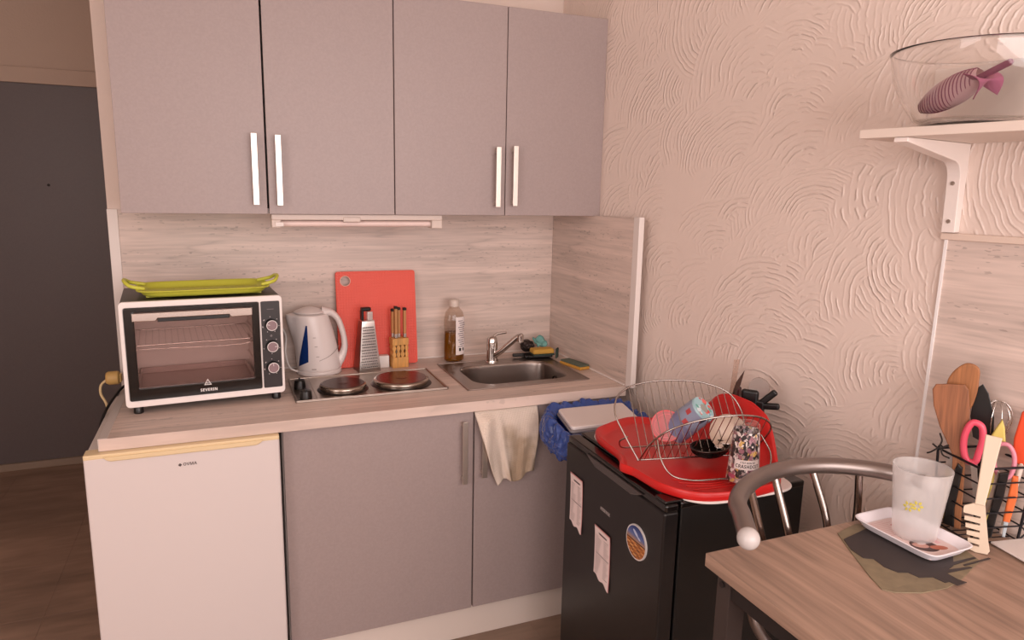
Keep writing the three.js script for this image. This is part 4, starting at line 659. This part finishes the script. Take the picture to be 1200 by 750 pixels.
// ---------------------------------------------------------------- table
const TT = 0.835;
{
  const t = thing('table', 'narrow high oak-look table with black iron frame', 'table');
  const X0 = 0.115, X1 = 0.760, Z0 = 1.573, Z1 = 2.42;
  const g = bx(X0, X1, TT - 0.028, TT, Z0, Z1, 0.0015); { const p = g.attributes.position, uv = g.attributes.uv, n = g.attributes.normal; for (let i = 0; i < p.count; i++) if (Math.abs(n.getY(i)) > 0.5) uv.setXY(i, p.getZ(i) - p.getX(i) * 0.0, p.getX(i)); else uv.setXY(i, p.getZ(i), p.getY(i) + 0.3); }
  part('table_top', g, M(0xffffff, 0.45, { map: rep(oakTex, 1.1, 0.85) }), t);
  const im = M(0x2a2423, 0.55, { metalness: 0.3 }), im2 = M(0x4a403d, 0.5, { metalness: 0.4 });
  part('apron', bx(X0 + 0.022, X0 + 0.027, TT - 0.075, TT - 0.028, Z0 + 0.03, Z1 - 0.03, 0.001), im, t); part('apron', bx(X1 - 0.055, X1 - 0.050, TT - 0.075, TT - 0.028, Z0 + 0.03, Z1 - 0.03, 0.001), im, t);
  part('apron', bx(X0 + 0.03, X1 - 0.06, TT - 0.075, TT - 0.028, Z0 + 0.026, Z0 + 0.031, 0.001), im, t); part('apron', bx(X0 + 0.03, X1 - 0.06, TT - 0.075, TT - 0.028, Z1 - 0.031, Z1 - 0.026, 0.001), im, t);
  for (const [x, z, sx, sz] of [[X0 + 0.018, Z0 + 0.020, 1, 1], [X1 - 0.046, Z0 + 0.020, -1, 1], [X0 + 0.018, Z1 - 0.020, 1, -1], [X1 - 0.046, Z1 - 0.020, -1, -1]]) {
    const b = (x0, x1, z0, z1) => bx(Math.min(x0, x1), Math.max(x0, x1), 0, TT - 0.0285, Math.min(z0, z1), Math.max(z0, z1), 0.0008);
    const l = part('leg', [b(x, x + sx * 0.0035, z, z + sz * 0.034), b(x, x + sx * 0.040, z + sz * 0.034, z + sz * 0.0375)], im2, t);
    part('bolt', new THREE.CylinderGeometry(0.0065, 0.0065, 0.004, 16).rotateZ(Math.PI / 2).translate(x - sx * 0.0015, TT - 0.052, z + sz * 0.016), im, l);
  }
}
// placemat, white tray, frosted glass
{
  const mt = tex(256, 256, (u, v) => { const l = 1 + (fbm(u * 20, v * 20, 141, 3) - 0.5) * 0.2; return [132 * l, 118 * l, 94 * l]; });
  const p = thing('placemat', 'olive placemat with dark leaf shapes under the white tray', 'placemat');
  part('mat', flat(extrude(shapeOf([[0.432, -1.605], [0.406, -1.650], [0.352, -1.755], [0.336, -1.795], [0.350, -1.810], [0.396, -1.829], [0.455, -1.834], [0.500, -1.826], [0.610, -1.790], [0.640, -1.70], [0.600, -1.60], [0.50, -1.588]]), 0.002, 0.0006)).translate(0, TT, 0), M(0xffffff, 0.55, { map: rep(mt, 0.3, 0.3) }), p);
  const dk = M(0x3a3231, 0.6), el = (x, z, a, b, r) => { const s = new THREE.Shape(); s.absellipse(0, 0, a, b, 0, 6.2832, false, 0); return flat(extrude(s, 0.0012, 0, 1, 20)).rotateY(r).translate(x, TT + 0.0022, z); };
  part('leaf', el(0.405, 1.619, 0.030, 0.015, -0.75).translate(0, -0.0018, 0), dk, p); part('leaf', el(0.455, 1.612, 0.028, 0.015, -0.3), dk, p); part('leaf', el(0.468, 1.598, 0.02, 0.010, 0.3).translate(0, -0.001, 0), dk, p);
  const rag = (pts, dy) => flat(extrude(shapeOf(pts.map(q => [q[0], -q[1]])), 0.0012)).translate(0, TT + dy, 0);
  part('stem', rag([[0.420, 1.632], [0.400, 1.668], [0.396, 1.702], [0.412, 1.712], [0.406, 1.742], [0.414, 1.765], [0.432, 1.772], [0.436, 1.792], [0.462, 1.800], [0.466, 1.822], [0.500, 1.822], [0.500, 1.796], [0.540, 1.785], [0.60, 1.74], [0.60, 1.64], [0.50, 1.615]], 0.0022), dk, p, 'dark ragged leaf pattern');
  part('twig', [rag([[0.500, 1.790], [0.565, 1.800], [0.566, 1.804], [0.500, 1.800]], 0.0024), rag([[0.505, 1.775], [0.61, 1.778], [0.61, 1.782], [0.505, 1.785]], 0.0024), rag([[0.56, 1.790], [0.635, 1.790], [0.635, 1.794], [0.56, 1.794]], 0.0024), rag([[0.49, 1.80], [0.505, 1.836], [0.480, 1.836], [0.47, 1.80]], 0.0024)], dk, p);
}
{
  const t = thing('serving_tray', 'small white rimmed tray with printed base under the frosted glass', 'tray', [0.552, TT + 0.0036, 1.682], 0.02);
  const m = M(0xece6ea, 0.3), hw = 0.052, hd = 0.082, n = 7;
  const ring = (w, d, y) => u => { const a = u * 6.28318, c = Math.cos(a), s = Math.sin(a), k = Math.pow(Math.pow(Math.abs(c), n) + Math.pow(Math.abs(s), n), -1 / n); return V(w * c * k, y, -d * s * k); };
  const pr = [[0.001, 0.001, 0.003], [0.9 * hw, 0.94 * hd, 0.003], [hw, hd, 0.0045], [hw + 0.010, hd + 0.010, 0.019], [hw + 0.0125, hd + 0.0125, 0.0205], [hw + 0.0138, hd + 0.0138, 0.0195]].map(p => ring(...p));
  part('dish', sheet((u, v) => { const k = v * 5, i = Math.min(4, Math.floor(k)); return pr[i](u).lerp(pr[i + 1](u), k - i); }, 96, 20, 0.003, true), m, t);
  const it = canvasTex(256, 400, (g, w, h) => { g.fillStyle = '#e6cfcb'; g.fillRect(0, 0, w, h); g.fillStyle = '#d9b3b0'; for (let i = 0; i < 9; i++) g.fillRect(20, 20 + i * 16, 120 + (i * 43) % 80, 5); g.fillStyle = '#c8707a'; g.fillRect(150, 60, 34, 190); g.fillStyle = '#e9b9bb'; g.fillRect(196, 40, 30, 260); g.fillStyle = '#4a2f2c'; g.beginPath(); g.ellipse(110, 290, 70, 60, 0.5, 0, 7); g.fill(); g.fillStyle = '#c99a8e'; g.beginPath(); g.ellipse(95, 280, 40, 26, 0.6, 0, 7); g.fill(); g.fillStyle = '#e8d8d6'; g.beginPath(); g.ellipse(120, 268, 26, 14, 0.2, 0, 7); g.fill(); g.fillStyle = '#b86a52'; g.beginPath(); g.ellipse(165, 330, 46, 22, 0.4, 0, 7); g.fill(); });
  part('printed_base', new THREE.PlaneGeometry(2 * hw * 0.96, 2 * hd * 0.97).rotateX(-Math.PI / 2).translate(0, 0.0052, 0), M(0xffffff, 0.4, { map: it }), t, 'pinkish printed picture');
  const f = thing('tumbler', 'frosted tall tumbler with yellow motif on the white tray', 'glass', [0.566, TT + 0.0094, 1.678]);
  const fm = P(0xffffff, 0.42, { transmission: 0.86, thickness: 0, ior: 1.45 });
  part('glass_wall', lathe([[0, 0], [0.038, 0], [0.041, 0.004], [0.0555, 0.150], [0.0550, 0.152], [0.0535, 0.150], [0.0395, 0.008], [0, 0.008]], 56), fm, f);
  const yt = M(0xcfc25a, 0.5), dec = [];
  const onG = (a, y) => { const r = 0.0415 + 0.0145 * (y / 0.15) + 0.0008; return V(Math.sin(a) * r, y, Math.cos(a) * r); };
  for (let k = 0; k < 2; k++) { const a0 = -0.93 + k * 0.32 - 0.35; for (let i = 0; i < 6; i++) { const b = i / 6 * 6.28 + k; dec.push(sheet((u, v) => onG(a0 + (0.06 + 0.16 * v) * Math.cos(b) + (u - 0.5) * 0.10 * Math.sin(v * 3.14) * -Math.sin(b), 0.078 + k * 0.006 + (0.003 + 0.009 * v) * Math.sin(b) + (u - 0.5) * 0.006 * Math.sin(v * 3.14) * Math.cos(b)), 3, 6, 0.0005)); } }
  part('motif', dec, yt, f, 'yellow flower motif');
}

// ---------------------------------------------------------------- utensil basket on the table
const UB = [0.725, TT, 1.698], UA = -0.976;          // local x across the view, local z towards the room
{
  const b = thing('wire_basket', 'black wire utensil basket on the table by the wall', 'basket', [0.659, TT, 1.737], Math.PI / 2 + 0.24 - 0.003);
  // local x runs back along the wall, local z towards the wall
  b.rotation.y = Math.PI / 2 - 0.24;
  const m = M(0x17141a, 0.4, { metalness: 0.3 }), Lx = 0.107, Lz = 0.110, H = 0.168;
  const C = (u, v, y) => { const k = y / H * 0.006; return [(-k) + u * (Lx + 2 * k), y, (-k) + v * (Lz + 2 * k)]; };
  const loop = (y, r) => tube([C(0, 0, y), C(1, 0, y), C(1, 1, y), C(0, 1, y), C(0, 0, y)], r, { straight: true, seg: 80, rad: 7 });
  part('rim', loop(H, 0.0026), m, b);
  for (const y of [0.003, 0.036, 0.069, 0.102, 0.135]) part('band', loop(y, 0.0018), m, b);
  for (const [u, v] of [[0, 0], [1, 0], [1, 1], [0, 1]]) part('corner_post', rod(C(u, v, 0), C(u, v, H), 0.0028, 8, true), m, b);
  const bt = []; for (let i = 1; i < 6; i++) { bt.push(rod(C(i / 6, 0, 0.003), C(i / 6, 1, 0.003), 0.0014, 6)); } part('floor_grid', bt, m, b);
  const zig = []; for (let i = 0; i < 4; i++) { const y0 = 0.003 + i * 0.033; zig.push(tube([C(0, 1, y0), C(-0.0, 1.14, y0 + 0.016), C(0, 1, y0 + 0.033)], 0.0018, { rad: 6 })); } part('side_loop', zig, m, b);
}
const U = (name, label, cat, d = 0, group) => thing(name, label, cat, [UB[0] - 0.83 * d, UB[1] + 0.004, UB[2] + 0.56 * d], UA, group);
{
  const wood = (c) => { const t = rep(oakTex, 0.5, 0.25); t.rotation = Math.PI / 2; return M(c, 0.55, { map: t }); };
  const ex = (pts, th, bev = 0.0012, sp = 0) => extrude(shapeOf(sp ? spline(pts, sp) : pts), th, bev, 2).translate(0, 0, -th / 2);
  const a = U('wooden_spatula', 'wide flat brown wooden spatula leaning left in the basket', 'spatula', 0.026);
  part('blade', ex([[-0.105, 0.312], [-0.110, 0.300], [-0.104, 0.265], [-0.088, 0.222], [-0.066, 0.180], [-0.058, 0.165], [-0.034, 0.165], [-0.036, 0.20], [-0.038, 0.262], [-0.046, 0.310], [-0.054, 0.320], [-0.085, 0.316]], 0.006, 0.002), wood(0xe0ae86), a); part('handle', ex([[-0.058, 0.167], [-0.042, 0.004], [-0.024, 0.004], [-0.034, 0.167]], 0.007, 0.002), wood(0xf0bf90), a);
  const s = U('wooden_spoon', 'lighter wooden spoon behind the wide wooden spatula', 'spoon', 0.006);
  part('spoon_bowl', ex([[-0.034, 0.355], [-0.054, 0.362], [-0.074, 0.345], [-0.086, 0.315], [-0.080, 0.28], [-0.058, 0.255], [-0.040, 0.262], [-0.032, 0.29], [-0.030, 0.325]], 0.008, 0.003, 60), wood(0xf5c083), s); part('handle', rod([-0.052, 0.262, 0], [-0.030, 0.006, 0], 0.006, 10, true), wood(0xf0bc80), s);
  const k = U('black_spatula', 'black plastic turner behind the wooden spatula', 'spatula', -0.012);
  part('blade', ex([[-0.034, 0.305], [-0.022, 0.318], [-0.010, 0.300], [0.006, 0.250], [0.010, 0.205], [-0.004, 0.190], [-0.026, 0.200], [-0.036, 0.245]], 0.003), M_blacksatin, k); part('handle', rod([-0.008, 0.195, 0], [0.002, 0.006, 0], 0.005, 10, true), M_blacksatin, k);
  const w = U('whisk', 'small wire whisk standing at the back of the basket', 'whisk', -0.032);
  for (let i = 0; i < 5; i++) { const an = i / 5 * Math.PI, c = Math.cos(an), z = Math.sin(an); part('wire', tube([[0.010, 0.170, 0], [0.010 - 0.022 * c, 0.215, -0.022 * z], [0.010 - 0.028 * c, 0.252, -0.028 * z], [0.010 - 0.016 * c, 0.277, -0.016 * z], [0.010, 0.283, 0], [0.010 + 0.016 * c, 0.277, 0.016 * z], [0.010 + 0.028 * c, 0.252, 0.028 * z], [0.010 + 0.022 * c, 0.215, 0.022 * z], [0.010, 0.170, 0]], 0.0010, { rad: 6, seg: 60, cap: false }), M_chrome, w); }
  part('handle', rod([0.010, 0.172, 0], [0.008, 0.006, 0], 0.006, 12, true), M_steel, w);
  const sc = U('scissors', 'pink-handled scissors in the front of the wire basket', 'scissors', 0.034);
  const pk = M(0xe2546c, 0.35), pk2 = M(0xd98b9c, 0.35);
  part('finger_loop', [tube(spline([[-0.030, 0.160], [-0.040, 0.185], [-0.040, 0.222], [-0.030, 0.244], [-0.016, 0.240], [-0.010, 0.215], [-0.013, 0.182], [-0.018, 0.160]], 30).map(p => [p[0], p[1], 0]), 0.0068, { closed: true, rad: 10, seg: 60 })], pk, sc, 'bright pink finger loop');
  part('finger_loop', [tube(spline([[0.020, 0.150], [0.014, 0.180], [0.020, 0.205], [0.034, 0.207], [0.046, 0.190], [0.049, 0.160], [0.042, 0.138], [0.030, 0.136]], 30).map(p => [p[0], p[1], -0.008]), 0.0045, { closed: true, rad: 10, seg: 60 })], pk2, sc, 'paler pink finger loop');
  part('blade', [ex([[-0.026, 0.162], [-0.014, 0.162], [0.010, 0.010], [0.004, 0.008]], 0.002, 0.0004)], M_steel, sc); part('blade', [ex([[0.024, 0.150], [0.036, 0.140], [0.010, 0.008], [0.004, 0.010]], 0.002, 0.0004).translate(0, 0, -0.004)], M_steel, sc);
  const y = U('vegetable_brush', 'pointed pale yellow plastic tip between whisk and scissors', 'kitchen tool', -0.002);
  part('tip', ex([[0.002, 0.205], [0.010, 0.228], [0.0195, 0.252], [0.026, 0.235], [0.031, 0.205]], 0.010, 0.003), M(0xd9c66a, 0.45), y); part('handle', rod([0.016, 0.208, 0], [0.018, 0.006, 0], 0.005, 10, true), M(0xd9c66a, 0.45), y);
  const o = U('orange_spatula', 'orange silicone spatula at the right side of the basket', 'spatula', -0.004);
  part('blade', ex([[0.046, 0.168], [0.044, 0.215], [0.050, 0.272], [0.058, 0.284], [0.076, 0.276], [0.084, 0.225], [0.080, 0.168], [0.064, 0.158]], 0.008, 0.003), M(0xd9481f, 0.4), o); part('handle', rod([0.063, 0.162, 0], [0.050, 0.006, 0], 0.0055, 12, true), M(0xe2d0c4, 0.4), o);
  const oh = U('orange_handled_peeler', 'orange handled peeler low in the right of the basket', 'peeler', 0.018);
  part('handle', ex([[0.050, 0.142], [0.060, 0.142], [0.064, 0.10], [0.058, 0.040], [0.046, 0.040], [0.048, 0.10]], 0.010, 0.003), M(0xe0703a, 0.4), oh); part('tip', ex([[0.048, 0.042], [0.056, 0.042], [0.054, 0.006], [0.049, 0.006]], 0.006, 0.001), M(0xb9c3c8, 0.3), oh);
  const kn = U('table_knife', 'black handled knife in front left of the basket', 'knife', 0.030);
  part('handle', ex([[-0.046, 0.150], [-0.036, 0.142], [-0.037, 0.10], [-0.040, 0.050], [-0.036, 0.006], [-0.058, 0.010], [-0.056, 0.060], [-0.058, 0.105]], 0.010, 0.003), M_blacksatin, kn); part('blade', ex([[-0.044, 0.006], [-0.038, 0.006], [-0.040, -0.001]], 0.002, 0), M_steel, kn);
  const k2 = U('table_knife', 'slim black handled knife at the right front of the basket', 'knife', 0.042);
  part('handle', ex([[0.026, 0.150], [0.042, 0.156], [0.040, 0.100], [0.034, 0.060], [0.030, 0.008], [0.014, 0.006], [0.022, 0.080]], 0.008, 0.002), M_blacksatin, k2);
  const yl = U('yellow_handled_brush', 'yellow handled brush low in the left of the basket', 'brush', -0.010);
  part('handle', ex([[-0.066, 0.125], [-0.054, 0.125], [-0.050, 0.004], [-0.062, 0.004]], 0.010, 0.003), M(0xc9a94e, 0.45), yl); part('head', ex([[-0.068, 0.124], [-0.050, 0.124], [-0.052, 0.152], [-0.066, 0.152]], 0.014, 0.003), M(0xcfc3bc, 0.6), yl);
  const sp = thing('wire_ornament', 'small dark twisted wire ornament on the basket corner', 'ornament', [UB[0] - 0.83 * 0.028 - 0.56 * 0.083, TT + 0.176, UB[2] + 0.56 * 0.028 - 0.83 * 0.083], UA);
  part('wire', [tube([[-0.002, 0.034, 0], [0.003, 0.02, 0], [0.0, 0.006, 0.002]], 0.0018), tube([[0.002, 0.006, 0], [-0.014, -0.008, 0.006], [-0.02, -0.012, 0.004]], 0.0018), tube([[-0.012, 0.008, 0], [0.0, 0.003, 0.004], [0.016, 0.012, 0]], 0.002), tube([[0.002, 0.006, 0], [0.008, -0.010, 0.004], [0.02, -0.016, 0]], 0.0018), prep(new THREE.SphereGeometry(0.005, 12, 8)).translate(0.002, 0.005, 0)], M(0x2c2623, 0.35, { metalness: 0.7 }), sp);
  // pasta server leaning on the basket's front
  const ps = U('pasta_server', 'beige plastic pasta server with teeth leaning head down on the basket', 'pasta server', 0.108);
  ps.position.y = TT; ps.rotation.set(0, UA, 0);
  const lm = M(0xd8c5ae, 0.5);
  part('handle', [ex([[-0.008, 0.240], [0.020, 0.238], [0.0075, 0.098], [-0.0095, 0.098]], 0.007, 0.002).rotateX(-0.18).translate(0, 0.006, 0.020)], lm, ps);
  const hd = new THREE.Shape(); const tp = [[-0.0095, 0.104], [0.008, 0.104], [0.014, 0.072], [0.022, 0.030], [0.027, 0.010], [0.024, 0.002], [0.004, 0.0005], [-0.007, 0.0015]];
  const teethPts = []; for (let i = 0; i < 6; i++) { const y0 = 0.004 + i * 0.0150, xl = -0.008 - i * 0.0036, xr = 0.012 - i * 0.0012; teethPts.push([xl, y0], [xl - 0.001, y0 + 0.0085]); if (i < 5) teethPts.push([xr - 0.004, y0 + 0.0098], [xr - 0.004, y0 + 0.0138]); }
  part('head', [ex([...tp.slice(0, 7), ...teethPts, [-0.026, 0.094]], 0.005, 0.0008)], lm, ps, 'toothed head');
}
// white card at the table edge
{
  const c = thing('white_plate', 'white square-cornered plate at the right edge of the table', 'plate', [0.716, TT, 1.835], -0.18);
  part('dish', [bx(-0.030, 0.040, 0.001, 0.006, -0.070, 0.07, 0.003), bx(-0.036, 0.046, 0.0045, 0.009, -0.077, 0.077, 0.004)], M(0xe3dad4, 0.35), c);
  part('print', text('Bonjour', 0.013, 0.0003).rotateX(-Math.PI / 2).rotateY(1.2).translate(0.008, 0.0091, -0.01), M(0x9b8a80, 0.5), c, 'small grey script');
}

// ---------------------------------------------------------------- shelf on the right wall (wall frame: -x out of the wall, z along it)
const wallThing = (n, l, c) => thing(n, l, c, K, PHI);
{
  const s = wallThing('wall_shelf', 'white wall shelf on brackets at the upper right', 'shelf');
  part('board', bx(-0.262, -0.001, 1.657, 1.675, 0.835, 1.75, 0.0015), M(0xdfcfc3, 0.4), s);
  const br = new THREE.Shape(); br.moveTo(0, 1.466); br.lineTo(0, 1.6565); br.lineTo(-0.255, 1.6565); br.lineTo(-0.256, 1.648); br.lineTo(-0.058, 1.618); br.quadraticCurveTo(-0.028, 1.612, -0.027, 1.575); br.lineTo(-0.022, 1.466); br.closePath();
  for (const a of [0.905, 1.555]) { const b = part('bracket', extrude(br, 0.028, 0.0015, 2).translate(0, 0, a), M(0xefe4dd, 0.35), s); for (const y of [1.572, 1.490]) part('screw', new THREE.CylinderGeometry(0.0045, 0.0045, 0.004, 14).rotateZ(Math.PI / 2).translate(y > 1.55 ? -0.0272 : -0.0236, y, a + 0.014), M_steel, b); }
  const bo = wallThing('storage_box', 'flat white box standing on the shelf against the wall behind the bowl', 'box');
  part('carton', bx(-0.022, -0.002, 1.6752, 1.812, 0.845, 1.40, 0.002), M(0xe9dcd3, 0.5), bo);
  const bw = thing('glass_bowl', 'large clear glass bowl on the wall shelf', 'bowl', [K[0] + Math.sin(PHI) * 1.01 - Math.cos(PHI) * 0.180, 1.675, 0.63 + Math.cos(PHI) * 1.01 + Math.sin(PHI) * 0.180], PHI);
  part('bowl_wall', lathe([[0, 0.001], [0.082, 0.001], [0.100, 0.012], [0.125, 0.048], [0.143, 0.090], [0.1515, 0.136], [0.1535, 0.140], [0.1500, 0.140], [0.1465, 0.134], [0.138, 0.092], [0.120, 0.052], [0.096, 0.017], [0.08, 0.007], [0, 0.007]], 72), P(0xffffff, 0.02, { transmission: 1, thickness: 0.004, ior: 1.47 }), bw);
  const nb = thing('net_pouch', 'purple and pink netted pouch lying in the glass bowl', 'net pouch', bw.position.toArray(), PHI);
  nb.position.y += 0.010;
  const pu = M(0x874a63, 0.5), pv = P(0xf3d3d6, 0.5, { transmission: 0.5, thickness: 0 });
  const dir = V(-0.03, 0.062, 0.16).normalize(), st = V(-0.03, 0.030, -0.085);
  const cvt = (g) => { g.applyQuaternion(new THREE.Quaternion().setFromUnitVectors(V(0, 1, 0), dir)); return g.translate(st.x, st.y, st.z); };
  const prof = t => 0.0275 * Math.pow(Math.sin(Math.PI * Math.min(1, 0.06 + t * 0.80)), 0.75);
  part('net_body', cvt(lathe(Array.from({ length: 20 }, (_, i) => [prof(i / 19), i / 19 * 0.125]), 28)), pv, nb);
  const hoops = []; for (let i = 0; i < 17; i++) { const t = 0.03 + i / 17 * 0.94; hoops.push(prep(new THREE.TorusGeometry(prof(t) + 0.0006, 0.0010, 5, 28).rotateX(Math.PI / 2 + 0.35).translate(0, t * 0.125, 0))); } const hp = part('net_rings', hoops.map(cvt), pu, nb); hp.userData.kind = 'stuff';
  part('bow', [sheet((u, v) => V((u - 0.5) * 0.07, 0.118 + 0.02 * Math.sin(v * 3.1), (v - 0.5) * 0.045 * Math.abs(u - 0.5) * 2.2 + 0.012), 12, 8, 0.002)].map(cvt), M(0xa55c7b, 0.5), nb); part('stem', [rod([0, 0.115, 0], [0.0, 0.175, 0.0], 0.006, 10, true)].map(cvt), pu, nb);
}
scene.traverse(o => { if (o.isMesh) { o.castShadow = true; o.receiveShadow = true; } });
renderer.render(scene, camera);
